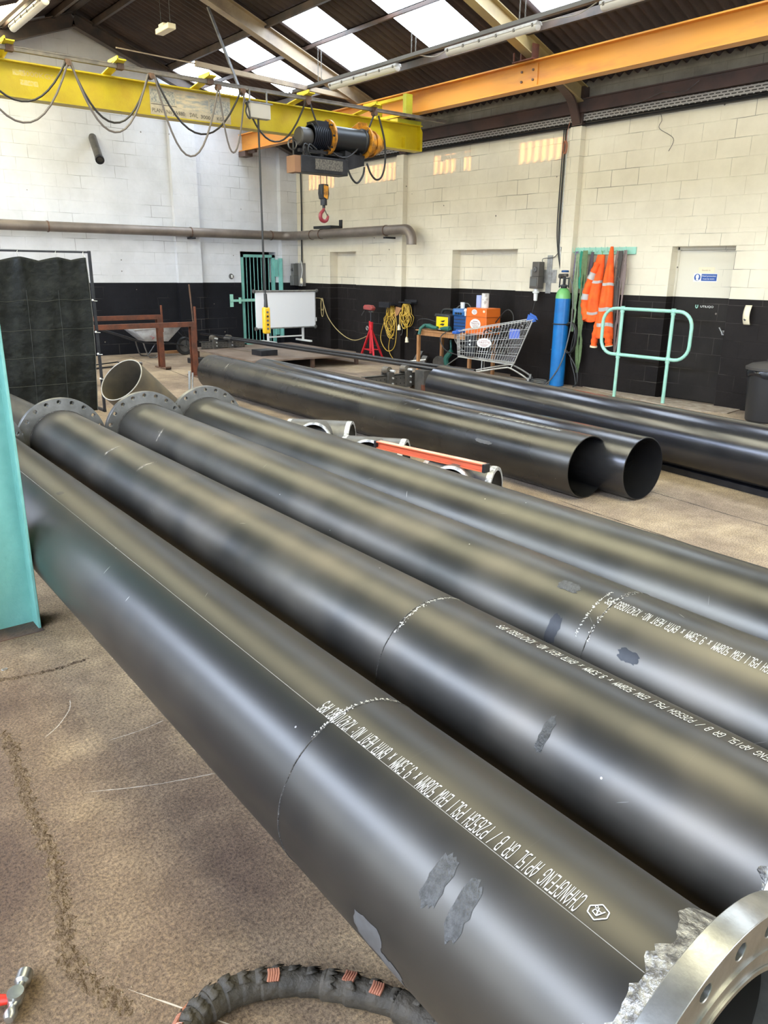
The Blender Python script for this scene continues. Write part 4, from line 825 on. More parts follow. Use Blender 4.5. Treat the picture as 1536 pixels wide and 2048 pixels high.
t = thing('spirit_level', ((a0_+a1_)/2-V(0, 0, .03)), 'long orange-red spirit level lying on the tee fittings', 'level')
b = MB(); b.bar(a0_-V(0, 0, .024), a1_-V(0, 0, .024), .058, .008); b.bar(a0_+V(0, 0, .024), a1_+V(0, 0, .024), .058, .008); b.bar(a0_, a1_, .012, .045); b.build('frame', LEVELRED, t)
b = MB(); b.bar(a0_+V(0, 0, .0285), a1_+V(0, 0, .0285), .05, .002); b.build('top_face', M('pale_level_face', (.80, .36, .25), .4), t)
for f0, f1 in ((.12, .26), (.44, .56), (.74, .88)):
    p, q = a0_.lerp(a1_, f0), a0_.lerp(a1_, f1); b = MB(); b.bar(p+V(0, 0, .0300), q+V(0, 0, .0300), .026, .002); b.build('window_slot', M('cream_vial', (.65, .60, .42), .3) if 'cream_vial' not in bpy.data.materials else bpy.data.materials['cream_vial'], t)
for p in (a0_, a1_): b = MB(); b.bar(p-dd*.012, p+dd*.012, .062, .060); b.build('end_cap', BLACK, t, bevel=.002)

# ---------------------------------------------------------------- mitred elbow piece, pipe behind the column
def mitre_pipe(base, top, r, cutn, lab, mat):
    base, top = V(base), V(top); d, a, u = frame(top-base); n = 48; L_ = (top-base).length; cn = V(cutn).normalized()
    t = thing('pipe_offcut', (base.x, base.y, 0), lab, 'pipe piece'); b = MB(); vs = []
    for rr in (r, r-.012):
        for i in range(n):
            o = (a*math.cos(2*math.pi*i/n)+u*math.sin(2*math.pi*i/n))*rr
            h = -(o.dot(cn))/d.dot(cn); vs.append(top+o+d*h)
            vg = V(0, 0, 1); h2 = -(o.dot(vg)+(base.z))/d.dot(vg); vs.append(base+o+d*h2)
    fs = []
    for i in range(n):
        j = (i+1) % n
        fs += [(2*i, 2*j, 2*j+1, 2*i+1), (2*n+2*i, 2*n+2*i+1, 2*n+2*j+1, 2*n+2*j)]
    b.add(vs, fs); b.build('shell', mat, t)
    b = MB(); b.add([vs[2*i] for i in range(n)]+[vs[2*n+2*i] for i in range(n)], [(i, (i+1) % n, n+(i+1) % n, n+i) for i in range(n)]); b.build('cut_edge', M('bright_cut_edge', (.35, .32, .27), .45, .5) if 'bright_cut_edge' not in bpy.data.materials else bpy.data.materials['bright_cut_edge'], t, solid=.006)
    return t
OFFC = M('grey_brown_pipe', (.09, .08, .065), .45, .3, col2=(.16, .13, .09), nscale=4)
mitre_pipe((-6.60, -7.76, .06), (-7.20, -8.0, .62), .254, (-.71, -.28, .66), 'short mitre-cut pipe piece with its open mouth facing up, behind the flanges', OFFC)
mitre_pipe((-7.75, -7.9, .02), (-8.35, -7.75, .38), .20, (-.8, .2, .5), 'dark grey pipe piece leaning between the teal column and the curtain', DARKGREY)

# ---------------------------------------------------------------- welding screen
t = thing('welding_screen', (-7.8, -6.12, 0), 'black welding curtain hung by rings from a black tube frame, left side', 'screen')
def sy(x): return -6.27-(x+6.84)*.0
FY = -6.30
b = MB(); b.bar((-6.83, FY, 0), (-6.83, FY, 1.905), .03, .03); b.bar((-9.0, FY, 1.89), (-6.83, FY, 1.89), .022, .022); b.bar((-8.95, FY, 0), (-8.95, FY, 1.9), .03, .03)
b.bar((-6.83, FY-.02, .015), (-6.83, FY+.45, .015), .03, .03); b.bar((-8.95, FY-.25, .015), (-8.95, FY+.25, .015), .03, .03); b.build('frame', BLACKMETAL, t)
hx = [-6.90, -7.21, -7.62, -8.02, -8.5]
def cur(u, v):
    x = -8.9+(2.01)*u-.01*v; z = 1.83-1.80*v
    dmin = min(abs(x-h) for h in hx); sag = .045*min(1, dmin/.22)**1.3*(1-v)**2
    wv = .016*math.sin(x*7.5+1.3*math.sin(v*3))*min(1, .25+v*.5)+.035*math.exp(-(dmin/(.04+.28*v))**2)*max(0, 1-v*2.2)+.006*math.sin(x*23+v*6)+.004*math.sin(v*27+x*4)
    return (x+.02*math.sin(v*4)*u, FY-.02-wv, z-sag)
b = MB(); b.grid(cur, 150, 60); cu_ = b.build('curtain', CURTAIN, t, smooth=80, solid=.003)
b = MB()
for v_ in (.26, .445, .62, .80): b.tube([V(cur(i/60, v_))+V(0, -.004, 0) for i in range(61)], .0022, 4)
for x_ in (-7.6, -7.25, -8.2): b.tube([V(cur((x_+8.9)/2.01, i/30))+V(0, -.005, 0) for i in range(6, 31)], .0025, 4)
b.build('fold_lines', M('worn_fold', (.035, .038, .03), .5), cu_)
b = MB(); b.tube([V(cur(1, i/40))+V(0, -.003, 0) for i in range(41)], .004, 5); b.build('hem', M('worn_hem', (.10, .10, .085), .6), cu_)
for h in hx:
    b = MB(); b.tube(arc((h, FY-.01, 1.86), .035, 0, 360, 14, (.5, .8, 0), (0, 0, 1)), .0025, 5); b.build('ring_hook', CHROME, t)
for zz in (1.35, .98, .72, .42): b = MB(); b.sphere((-6.86, FY-.05, zz), .013, 6); b.tube([(-6.87, FY-.05, zz), (-6.835, FY-.03, zz-.01), (-6.80, FY-.03, zz-.012)], .004, 5); b.build('edge_tie', WHITEPLASTIC, t)

# ---------------------------------------------------------------- trestles, wheelbarrow, floor bits
def trestle(y, z, tall, lab):
    t = thing('steel_trestle', (-5.3, y, 0), lab, 'trestle')
    b = MB(); b.box(-6.3, -4.42, y-.035, y+.035, z-.075, z); b.build('cross_beam', RUST, t)
    for xx in (-4.47, -6.25):
        b = MB(); b.ibeam((xx, y, 0), (xx, y, z-.075), .10, .09, .01, .008, up=(0, 1, 0)); b.build('leg', RUST if xx > -5 else RUSTBROWN, t)
        c = MB(); c.box(xx-.05, xx+.05, y-.28, y+.20, 0, .02); c.box(xx-.05, xx+.05, y-.28, y-.27, 0, .05); c.build('foot', RUSTBROWN, t)
    b = MB(); b.bar((-4.41, y+.0, z-.3), (-4.41, y, z+tall), .025, .03); b.build('stop_post', RUST, t); return t
trestle(-2.55, .93, .16, 'rear rusty steel trestle, in front of the wheelbarrow')
trestle(-3.9, .885, .24, 'front rusty steel trestle with the tall thin post, beside the black pipe end')
t = thing('loose_bar', (-4.46, -3.86, 0), 'thin brown bar leaning upright against the front trestle post', 'bar')
b = MB(); b.bar((-4.36, -3.82, .0), (-4.445, -3.82, 1.47), .02, .012); b.build('bar', RUSTBROWN, t)
t = thing('wheelbarrow', (-3.8, -.75, 0), 'grey dusty wheelbarrow with black tubular frame, by the back wall', 'wheelbarrow')
TRAYM = M('dusty_grey_tray', (.36, .35, .34), .6, col2=(.24, .22, .21), nscale=9)
yw = -.75
b = MB(); top = [(-4.35, yw-.3, .56), (-3.35, yw-.26, .60), (-3.35, yw+.26, .60), (-4.35, yw+.3, .56)]; bot = [(-4.1, yw-.2, .33), (-3.62, yw-.17, .31), (-3.62, yw+.17, .31), (-4.1, yw+.2, .33)]
b.add(top+bot, [(0, 1, 5, 4), (1, 2, 6, 5), (2, 3, 7, 6), (3, 0, 4, 7), (4, 5, 6, 7)]); tr_ = b.build('tray', TRAYM, t, solid=.004)
b = MB(); b.tube([V(q) for q in top], .012, 6, closed=True); b.build('rim', TRAYM, tr_)
b = MB(); b.bar((-4.02, yw-.235, .43), (-3.93, yw-.235, .40), .004, .012, up=(0, 1, 0)); b.bar((-3.93, yw-.232, .40), (-3.98, yw-.222, .37), .004, .012, up=(0, 1, 0)); b.bar((-3.88, yw-.24, .42), (-3.74, yw-.235, .42), .004, .012, up=(0, 1, 0)); b.bar((-3.80, yw-.245, .46), (-3.83, yw-.222, .37), .004, .012, up=(0, 1, 0)); b.build('painted_mark', REDPAINT, tr_)
for s_ in (-1, 1):
    b = MB(); b.tube(smoothpts([(-4.98, yw+s_*.29, .60), (-4.5, yw+s_*.27, .44), (-4.1, yw+s_*.2, .30), (-3.5, yw+s_*.12, .25), (-3.26, yw+s_*.08, .2)], 5), .015, 8); b.build('handle_tube', BLACKMETAL, t)
    b = MB(); b.tube(smoothpts([(-4.15, yw+s_*.2, .30), (-4.08, yw+s_*.22, .06), (-4.0, yw+s_*.22, .015), (-3.9, yw+s_*.22, .03), (-3.72, yw+s_*.18, .28)], 6), .014, 8); b.build('leg', GREYMETAL, t)
b = MB(); b.lathe([(.12, -.04), (.165, -.045), (.185, -.02), (.185, .02), (.165, .045), (.12, .04)], (-3.2, yw, .186), (0, 1, 0), 28, closed=True); wl = b.build('wheel', BLACK, t)
b = MB(); b.cyl((-3.2, yw-.03, .186), (-3.2, yw+.03, .186), .12, n=20); b.cyl((-3.2, yw-.1, .186), (-3.2, yw+.1, .186), .015, n=8); b.build('hub', GREYMETAL, wl)
b = MB(); b.tube([(-3.35, yw-.2, .58), (-3.2, yw-.1, .38), (-3.2, yw-.09, .2)], .01, 6); b.tube([(-3.35, yw+.2, .58), (-3.2, yw+.1, .38), (-3.2, yw+.09, .2)], .01, 6); b.build('wheel_bracket', BLACKMETAL, t)
t = thing('bar_clamp', (-5.0, -1.9, 0), 'dark bar clamp lying on the floor, half hidden by the curtain', 'clamp')
b = MB(); b.bar((-5.65, -1.85, .03), (-4.95, -1.65, .05), .03, .02); b.bar((-5.7, -2.2, .02), (-4.75, -2.0, .03), .035, .025); b.bar((-4.95, -1.65, .05), (-4.9, -2.0, .04), .02, .02); b.build('bars', BLACKMETAL, t)
b = MB(); b.cyl((-4.78, -2.0, .035), (-4.62, -1.97, .035), .03, n=10); b.build('knob', GREYMETAL, t)
t = thing('loose_rod', (-6.02, -7.0, 0), 'short bright rod standing up beside the mitre-cut pipe piece', 'rod')
b = MB(); b.cyl((-6.02, -7.0, .0), (-5.985, -7.0, .52), .016, n=10); b.cyl((-5.99, -7.02, .0), (-5.955, -7.02, .50), .010, n=10); b.build('rod', GALV, t)
b = MB(); b.box(-3.42, -3.0, -.35, -.2, 0, .05); tag(b.build('timber_block', WOOD, bevel=.004), 'pale timber offcut on the floor against the back wall', 'timber')

# ---------------------------------------------------------------- low plate table with rods and rollers
t = thing('plate_table', (-2.3, -2.6, 0), 'low brown steel plate table between the back wall and the pipes', 'table')
b = MB(); b.prism([(-3.45, -4.0, .17), (-1.1, -4.15, .17), (-1.0, -1.35, .17), (-3.35, -1.3, .17)], (0, 0, .03)); b.build('plate', M('brown_steel_plate', (.17, .12, .095), .55, .3, col2=(.26, .20, .16), nscale=3), t)
for q in ((-3.35, -3.9), (-2.2, -4.0), (-1.2, -4.0), (-3.25, -1.45), (-1.2, -1.5)): b = MB(); b.box(q[0]-.03, q[0]+.03, q[1]-.03, q[1]+.03, 0, .17); b.build('leg', RUSTBROWN, t)
ROLL = M('worn_roller', (.22, .20, .17), .4, .6, col2=(.12, .10, .08), nscale=12)
def roller_rail(x0, x1, y, zb, zt, rx, lab, z2):
    t = thing('roller_channel', ((x0+x1)/2, y, zb), lab, 'roller stand')
    b = MB(); b.box(x0, x1, y-.05, y-.04, zb, zt); b.box(x0, x1, y-.05, y+.05, zt-.01, zt); b.box(x0, x1, y-.05, y+.05, zb, zb+.01); b.build('channel', DARKGREY, t)
    n_ = int((x1-x0)/.075)
    b = MB()
    for k in range(n_):
        for zz in (.3, .7): b.cyl((x0+.05+.075*k, y-.0505, zb+(zt-zb)*zz), (x0+.05+.075*k, y-.0515, zb+(zt-zb)*zz), .011, n=8)
    h = b.build('hole_rows', BLACK, t); h['kind'] = 'stuff'
    for r_x in rx:
        b = MB(); b.box(r_x-.05, r_x+.05, y-.10, y-.055, zb, z2-.02); b.box(r_x-.05, r_x+.05, y+.055, y+.08, zb, z2-.02); h = b.build('roller_bracket', DARKGREY, t)
        c = MB(); c.cyl((r_x, y-.05, z2), (r_x, y+.07, z2), .055, n=20); c.build('roller', ROLL, t)
        c = MB(); c.cyl((r_x+.01, y-.16, z2), (r_x+.01, y-.06, z2), .018, n=10); c.build('axle', CHROME, h)
        for zz in (.35, .75): c = MB(); c.cyl((r_x+.02, y-.12, zb+(z2-zb)*zz*.8), (r_x+.02, y-.10, zb+(z2-zb)*zz*.8), .014, n=8); c.build('bolt', CHROME, h)
    return t
roller_rail(-3.3, -2.35, -1.7, .201, .34, (-3.02, -2.68), 'far roller stand channel on the plate table, left ends of the long rods', .40)
roller_rail(-3.42, -2.35, -7.15, 0.08, .27, (-2.98, -2.64), 'near roller stand channel with punched holes, beside the farthest pipe end', .335)
b = MB(); b.box(-3.35, -3.25, -7.2, -7.1, 0, .08); b.box(-2.5, -2.4, -7.2, -7.1, 0, .08); tag(b.build('packing_block', RUSTBROWN), 'rusty packing under the near roller stand', 'block')
t = thing('steel_rod', (-2.55, -4.2, .36), 'long polished rod lying across the roller stands, rear of the two', 'rod', None)
b = MB(); b.cyl((-2.83, -.75, .415), (-2.24, -8.2, .385), .026, n=12); b.build('rod', M('dark_bar_steel', (.05, .05, .055), .25, .7), t)
t = thing('steel_rod', (-2.7, -4.6, .36), 'long polished rod lying across the roller stands, front of the two', 'rod', None)
b = MB(); b.cyl((-2.76, -1.9, .385), (-2.42, -8.2, .36), .026, n=12); b.build('rod', bpy.data.materials['dark_bar_steel'], t)
b = MB(); b.cyl((-2.78, -1.72, .385), (-2.76, -1.95, .385), .034, n=12); b.build('rod_end', GREYMETAL, t)
t = thing('steel_post', (-2.45, -7.6, 0), 'short dark steel block beside the far end of the farthest pipe', 'block')
b = MB(); b.box(-2.62, -2.36, -7.55, -7.35, 0, .34); b.build('block', DARKGREY, t); b = MB(); b.box(-2.63, -2.55, -7.56, -7.5, 0, .14); b.build('rusty_corner', RUST, t)
b = MB(); b.box(-2.95, -2.6, -3.45, -3.1, .201, .30); tag(b.build('steel_block', BLACKMETAL, bevel=.004), 'black steel block on the plate table under the rods', 'block')
b = MB(); b.box(-3.75, -3.5, -2.3, -2.05, 0, .09); tag(b.build('steel_block', BLACKMETAL, bevel=.004), 'black steel block on the floor beside the plate table', 'block')
# ---------------------------------------------------------------- back wall gate, whiteboard, switches
t = thing('barred_gate', (-.96, .05, 0), 'teal barred steel gate in the back wall, behind the whiteboard', 'gate')
b = MB(); b.box(-1.40, -1.33, .02, .08, 0, 2.02); b.box(-.60, -.53, .02, .08, 0, 2.02); b.box(-1.40, -.53, .02, .08, 1.96, 2.02); b.box(-1.40, -.53, .03, .07, 1.02, 1.07); b.box(-1.40, -.53, .02, .08, .03, .09); b.build('frame', TEAL, t)
for k in range(7): b = MB(); b.cyl((-1.245+.095*k, .05, .05), (-1.245+.095*k, .05, 1.98), .009, n=8); b.build('bar', TEAL, t)
b = MB(); b.box(-.555, -.47, -.02, .02, 1.55, 1.92); b.box(-.555, -.47, -.02, .02, .25, .6); b.build('hinge_plate', TEAL, t)
b = MB(); b.box(-1.72, -1.64, -.015, .0, .90, 1.17); b.box(-1.72, -1.1, -.03, -.01, 1.01, 1.06); b.box(-1.5, -1.46, -.05, .02, .97, 1.1); b.build('bolt_bar', TEALDIRT, t)
b = MB(); b.box(-.45, -.43, -.16, -.0, .2, 1.95); tag(b.build('wall_angle', TEAL), 'teal steel angle on the wall beside the barred gate', 'angle')
t = thing('light_switch', (-1.66, -.03, 1.49), 'small grey round wall switch left of the barred gate', 'switch'); b = MB(); b.lathe([(.0, .03), (.045, .028), (.06, 0)], (-1.66, -.0, 1.55), (0, -1, 0), 20); b.build('rim', GREYMETAL, t); b = MB(); b.box(-1.675, -1.645, -.045, -.028, 1.52, 1.58); b.build('rocker', WHITEPLASTIC, t)
t = thing('whiteboard', (-1.0, -1.2, .2), 'white drawing board on a stand in front of the barred gate', 'whiteboard')
b = MB(); b.box(-1.76, -.27, -1.215, -1.20, .51, 1.26); b.build('board', BOARD, t, bevel=.003)
b = MB(); b.cyl((-1.80, -1.225, 1.268), (-.23, -1.225, 1.268), .022, n=12); b.box(-1.78, -.25, -1.235, -1.2, .49, .515); b.box(-.272, -.258, -1.23, -1.2, .5, 1.26); b.build('rail', GALV, t)
for xx, zz in ((-1.80, 1.268), (-.23, 1.268), (-1.78, .50), (-.27, .50)): b = MB(); b.cyl((xx-.02, -1.225, zz), (xx+.02, -1.225, zz), .038, n=12); b.build('end_knob', GREYPLASTIC, t)
b = MB(); b.box(-.262, -.245, -1.24, -1.2, .62, .70); b.build('catch', WHITEPLASTIC, t)
for xx in (-1.46, -.57):
    b = MB(); b.box(xx-.02, xx+.02, -1.19, -1.15, .235, 1.2); b.build('post', WHITEPLASTIC, t); b = MB(); b.box(xx-.025, xx+.025, -1.5, -.9, .20, .235); b.build('foot', WHITEPLASTIC, t)
b = MB(); b.box(-1.46, -.57, -1.18, -1.16, .30, .33); b.build('tie_bar', WHITEPLASTIC, t)
def isolator(x, y0, y1, z0, z1, lab, mat, arm=False):
    t = thing('isolator_box', (x, (y0+y1)/2, z0), lab, 'electrical box')
    yc_ = (y0+y1)/2; b = MB(); b.box(x-.13, x, y0, y1, z0+(z1-z0)*.45, z1); b.build('upper_box', mat, t, bevel=.008)
    b = MB(); b.box(x-.15, x, y0-.01, y1+.02, z0, z0+(z1-z0)*.45); b.build('lower_box', mat, t, bevel=.01)
    b = MB(); b.lathe([(0, .02), (.035, .018), (.04, 0)], (x-.13, yc_, z0+(z1-z0)*.72), (-1, 0, 0), 16); b.box(x-.158, x-.145, yc_-.008, yc_+.008, z0+(z1-z0)*.68, z0+(z1-z0)*.76); b.build('dial', GREYMETAL, t)
    b = MB(); b.box(x-.158, x-.15, y0+.01, y1-.0, z0+.04, z0+(z1-z0)*.38); b.build('socket_lid', GREYPLASTIC, t); return t
isolator(-.12, -.33, -.22, 1.36, 1.84, 'dark grey electrical box in the corner above the whiteboard', GREYPLASTIC)
b = MB(); b.box(-.12, 0, -.45, -.20, 1.35, 1.85); tag(b.build('mounting_board', M('grey_board', (.2, .19, .18), .6)), 'grey mounting board behind the corner electrical box', 'board')
isolator(-.04, -7.47, -7.33, 1.47, 1.88, 'dark grey switched socket box on the wall left of the gas cylinder', M('brown_grey_plastic', (.085, .075, .065), .45))
b = MB(); b.box(-.012, 0, -7.60, -7.50, 1.40, 1.98); b.box(-.006, 0, -7.70, -7.16, 1.56, 1.76); tag(b.build('mounting_rail', GALV), 'grey perforated mounting strip beside the socket box', 'bracket')
t = thing('socket_plug', (-.12, -7.40, 1.26), 'white plug hanging under the wall socket box', 'plug'); b = MB(); b.lathe([(.035, 0), (.04, -.03), (.055, -.04), (.055, -.06), (.035, -.07), (.03, -.18), (.012, -.19)], (-.12, -7.40, 1.465), (0, 0, 1), 16); b.build('body', WHITEPLASTIC, t)
b = MB(); b.tube([(-.12, -7.40, 1.28), (-.2, -7.42, 1.1), (-.45, -7.48, .86), (-.55, -7.5, .75)], .006, 6); b.build('lead', BLACK, t)
def wire(name, pts, r, mat, lab, cat='cable', k=6): 
    b = MB(); b.tube(smoothpts(pts, k), r, 6); return tag(b.build(name, mat), lab, cat)
for k, dy in enumerate((0, .03)): wire('wall_cable', [(-.03, -.38+dy, 3.8), (-.03, -.39+dy, 3.0), (-.03, -.37+dy, 2.4), (-.03, -.36+dy, 1.86)], .010, BLACK, 'dark cable running down beside the back corner, %s of two' % ('left' if k else 'right'), 'cable', 3)
b = MB(); b.tube(smoothpts([(-.12, -.40, 1.84), (-.13, -.46, 1.9), (-.12, -.5, 1.7), (-.13, -.46, 1.5), (-.12, -.5, 1.42), (-.12, -.46, 1.35)], 6), .010, 6); tag(b.build('flex_lead', CHROME), 'looped pale lead beside the corner electrical box', 'cable')
t = thing('cream_plug', (-.13, -.47, 1.40), 'small cream plug below the corner electrical box', 'plug'); b = MB(); b.lathe([(.02, 0), (.035, .02), (.03, .1), (.015, .13)], (-.13, -.47, 1.40), (0, 0, 1), 12); b.build('body', CREAMPLASTIC, t)
for k, (dy, r_, m_) in enumerate(((0, .016, GALV), (.045, .012, BLACK), (.085, .009, BLACK))):
    wire('conduit', [(-.03, -7.74+dy, 3.79), (-.03, -7.74+dy, 3.0), (-.03, -7.745+dy, 2.4), (-.03, -7.76+dy*.6, 2.05), (-.05, -7.85+dy*.3, 1.70), (-.06, -7.9, 1.5)], r_, m_, ('grey' if k == 0 else 'black')+' conduit running down to the gas cylinder, '+('nearest the boxed column' if k == 0 else 'in the middle' if k == 1 else 'farthest from the boxed column'), 'conduit', 4)
b = MB(); b.cyl((-.05, -7.80, 3.77), (-.05, -7.80, 2.1), .03, n=14); tag(b.build('downpipe', WHITE_B), 'white painted round pipe running down beside the boxed column', 'pipe')
b = MB(); b.tube(smoothpts([(-.03, -7.72, 2.02), (-.03, -7.64, 1.95), (-.05, -7.45, 1.93), (-.06, -7.44, 1.88)], 6), .006, 6); tag(b.build('socket_lead', GREYPLASTIC), 'thin grey lead from the conduits to the socket box', 'cable')
t = thing('wire_coil', (-.13, -7.80, 3.40), 'coil of thin wires hanging from the tray in front of the boxed column', 'wire')
b = MB()
for k in range(4): b.tube([V(-.14-.01*k, -7.80+.035*math.sin(a_)*(1-.1*k), 3.5+.09*math.cos(a_)) for a_ in [2*math.pi*i/16 for i in range(16)]], .004, 5, closed=True)
b.tube(smoothpts([(-.13, -7.80, 3.58), (-.12, -7.79, 3.7), (-.12, -7.83, 3.85)], 4), .004, 5); b.build('wires', COPPER, t)
wire('loose_wire', [(-.21, -9.9, 4.05), (-.22, -9.7, 3.95), (-.22, -9.4, 3.99), (-.22, -9.1, 3.93), (-.12, -8.6, 3.9)], .004, GREYMETAL, 'thin loose wire drooping over the dark eave beam', 'wire')
wire('loose_wire', [(-.02, -9.25, 3.82), (-.02, -9.3, 3.7), (-.012, -9.27, 3.6), (-.012, -9.5, 3.45), (-.012, -9.45, 3.3)], .0035, GREYMETAL, 'thin wire hanging down the right wall from the tray', 'wire')

# ---------------------------------------------------------------- doors and recess panels on the side wall
DWHITE = wall_mat('painted_door_side', 1, (.66, .62, .52), (.014, .012, .011), (.64, .60, .50))
for m_ in (DWHITE,):
    for l_ in [q for q in m_.node_tree.links if q.to_node.type == 'BUMP']: m_.node_tree.links.remove(l_)
b = MB(); b.box(.17, .2, -10.56, -9.70, .01, 2.03)
d1 = struct(b.build('door_1', DWHITE, smooth=0, bevel=.002))
b = MB(); b.box(.15, .2, -9.70, -9.67, 0, 2.08); b.box(.15, .2, -10.58, -9.67, 2.04, 2.08); struct(b.build('trim_13', DWHITE, smooth=0, bevel=.003))
t_ = MB(); t_.box(.165, .17, -10.50, -10.46, .94, 1.0); t_.box(.13, .16, -10.49, -10.47, .96, .975); t_.bar((.14, -10.485, .965), (.14, -10.43, 1.04), .014, .014); hd = t_.build('door_handle', GALV, d1)
b = MB(); b.box(.166, .1699, -10.235, -10.005, 1.74, 1.815); p_ = b.build('notice_plate', CREAMPLASTIC, d1)
b = MB(); flat_text(b, 'Goods in', (.1655, -10.055, 1.765), (0, -1, 0), (0, 0, 1), .12, .022); b.build('notice_text', M('brown_print', (.30, .18, .08), .6), p_, smooth=0)
b = MB(); b.box(.1665, .1699, -10.29, -9.945, 1.625, 1.735); sg_ = b.build('safety_sign', WHITEPLASTIC, d1)
NAVY = M('mandatory_blue', (.012, .07, .30), .4)
b = MB(); b.box(.1655, .1664, -10.283, -10.06, 1.637, 1.727); b.lathe([(0, 0), (.046, 0), (.046, .001), (0, .001)], (.1664, -10.0, 1.682), (-1, 0, 0), 24); b.build('blue_field', NAVY, sg_, smooth=0)
b = MB(); b.sphere((.1652, -10.0, 1.69), .024, 8, (.05, 1, 1.25)); b.bar((.165, -9.985, 1.655), (.165, -10.02, 1.65), .02, .004, up=(1, 0, 0))
flat_text(b, 'Head protection', (.1648, -10.07, 1.692), (0, -1, 0), (0, 0, 1), .20, .020); flat_text(b, 'must be worn', (.1648, -10.085, 1.655), (0, -1, 0), (0, 0, 1), .165, .020); b.build('sign_print', WHITEPLASTIC, sg_, smooth=0)
b = MB(); flat_text(b, 'UTILIQO', (.1685, -10.10, 1.288), (0, -1, 0), (0, 0, 1), .19, .026); b.build('logo_text', WHITEPLASTIC, d1, smooth=0)
b = MB(); lg = [(-10.03, 1.32), (-10.03, 1.29), (-10.045, 1.275), (-10.06, 1.29), (-10.06, 1.32)]
for (ya, za), (yb, zb) in zip(lg[:-1], lg[1:]): b.bar((.1688, ya, za), (.1688, yb, zb), .002, .010, up=(0, 1, .3))
b.build('logo_mark', TEALDIRT, d1, smooth=0)
# white vertical arm box and dispenser
t = thing('wall_dispenser', (-.05, -10.9, 1.11), 'cream curved dispenser on the black wall right of the door', 'dispenser')
b = MB(); b.grid(lambda u, v: (-.02-.07*math.sin(math.pi*(.15+.75*v))-.012*math.sin(math.pi*u), -10.94+.085*u+.012*v, 1.11+.24*v), 6, 14); b.build('cover', CREAMPLASTIC, t, solid=.01, smooth=60)
b = MB(); b.cyl((-.08, -10.885, 1.175), (-.10, -10.885, 1.175), .016, n=12); b.build('button', BLACK, t)
# pale plinth of swept dust / step along the door
b = MB(); b.prism([(-.02, -8.4, .001), (-.0, -10.95, .001), (-.42, -11.0, .001), (-.55, -10.7, .001), (-.50, -10.1, .001), (-.40, -9.6, .001), (-.28, -9.2, .001)], (0, 0, .012)); struct(b.build('trim_14', M('pale_concrete_strip', (.42, .35, .27), .9, col2=(.25, .19, .14), nscale=9, bump=.4), smooth=0))
b = MB(); b.box(-.5, 0.0, -3.6, -.02, 0, .012); struct(b.build('trim_15', M('dusty_wall_foot', (.17, .15, .13), .9, col2=(.08, .07, .06), nscale=6), smooth=0))

# ---------------------------------------------------------------- red stand with vice
t = thing('pipe_stand', (-.35, -3.33, 0), 'red tripod pipe stand with a small red vice on top', 'stand')
c0 = V(-.35, -3.35, .60)
for q in ((-.30, -2.95, 0), (-.55, -3.72, 0), (-.08, -3.4, 0)): b = MB(); b.bar(c0, q, .035, .035); b.build('leg', REDPAINT, t)
b = MB(); b.cyl((-.35, -3.35, .1), (-.35, -3.35, .66), .028, n=14); b.bar((-.32, -3.1, .17), (-.48, -3.6, .17), .025, .02); b.bar((-.32, -3.1, .17), (-.18, -3.4, .17), .02, .02); b.prism([(-.37, -3.31, .52), (-.37, -3.39, .52), (-.37, -3.40, .72), (-.37, -3.31, .74)], (.04, 0, 0)); b.build('centre_tube', REDPAINT, t)
b = MB(); b.cyl((-.35, -3.355, .62), (-.35, -3.355, .93), .016, n=12); b.build('inner_post', BLACKMETAL, t)
b = MB(); b.tube([V(-.39, -3.28+.03*math.cos(a_), .60+.04*math.sin(a_)) for a_ in [i*math.pi/5 for i in range(10)]], .005, 5, closed=True); b.build('locking_ring', CHROME, t)
b = MB(); b.prism([(-.40, -3.16, .96), (-.40, -3.42, .95), (-.40, -3.45, 1.00), (-.40, -3.38, 1.05), (-.40, -3.2, 1.055), (-.40, -3.15, 1.02)], (.1, 0, 0)); v_ = b.build('vice_body', M('worn_red_casting', (.42, .05, .05), .5, col2=(.22, .07, .06), nscale=25), t, bevel=.012)
b = MB(); b.bar((-.40, -3.2, .94), (-.40, -3.11, .84), .012, .012); b.cyl((-.35, -3.3, .92), (-.35, -3.42, .925), .02, n=10); b.build('vice_handle', GREYMETAL, v_)
# ---------------------------------------------------------------- yellow extension leads on brackets
def hank(y, z0, z1, w, lab, n=8, sd=1, plugs=()):
    rnd = random.Random(sd); t = thing('extension_lead', (-.12, y, z1), lab, 'cable', None)
    b = MB()
    for k in range(n):
        zb = z1+(z0-z1)*rnd.uniform(0, .45); ww = w*rnd.uniform(.45, 1.05); dx = -.06-.012*k; yo = rnd.uniform(-.03, .03)
        pts = [V(dx, y+yo+ww/2*math.sin(a_)*(1 if abs(a_-math.pi) < 1.6 else .55), (z0+zb)/2+(z0-zb)/2*math.cos(a_)) for a_ in [2*math.pi*i/22 for i in range(22)]]
        b.tube(pts, .0058, 6, closed=True)
    b.tube(smoothpts([(-.10, y+w*.28, z0-.1), (-.17, y+w*.2, z0-.18), (-.19, y, z0-.22), (-.17, y-w*.2, z0-.19), (-.1, y-w*.3, z0-.12)], 6), .008, 6)
    b.build('cable', YCABLE, t)
    for (yy, zz) in plugs:
        b = MB(); b.lathe([(.012, .11), (.02, .09), (.032, .07), (.032, .03), (.038, .02), (.038, 0)], (-.16, yy, zz), (0, .1, 1), 14); b.build('plug', CREAMPLASTIC, t)
        b = MB(); b.tube([(-.16, yy, zz+.1), (-.15, yy+.01, zz+.3), (-.13, yy, z0-.15)], .007, 6); b.build('tail', YCABLE, t)
    return t
hank(-3.72, 1.06, .40, .34, 'large tangled yellow extension lead hanging behind the red pipe stand', 11, 3)
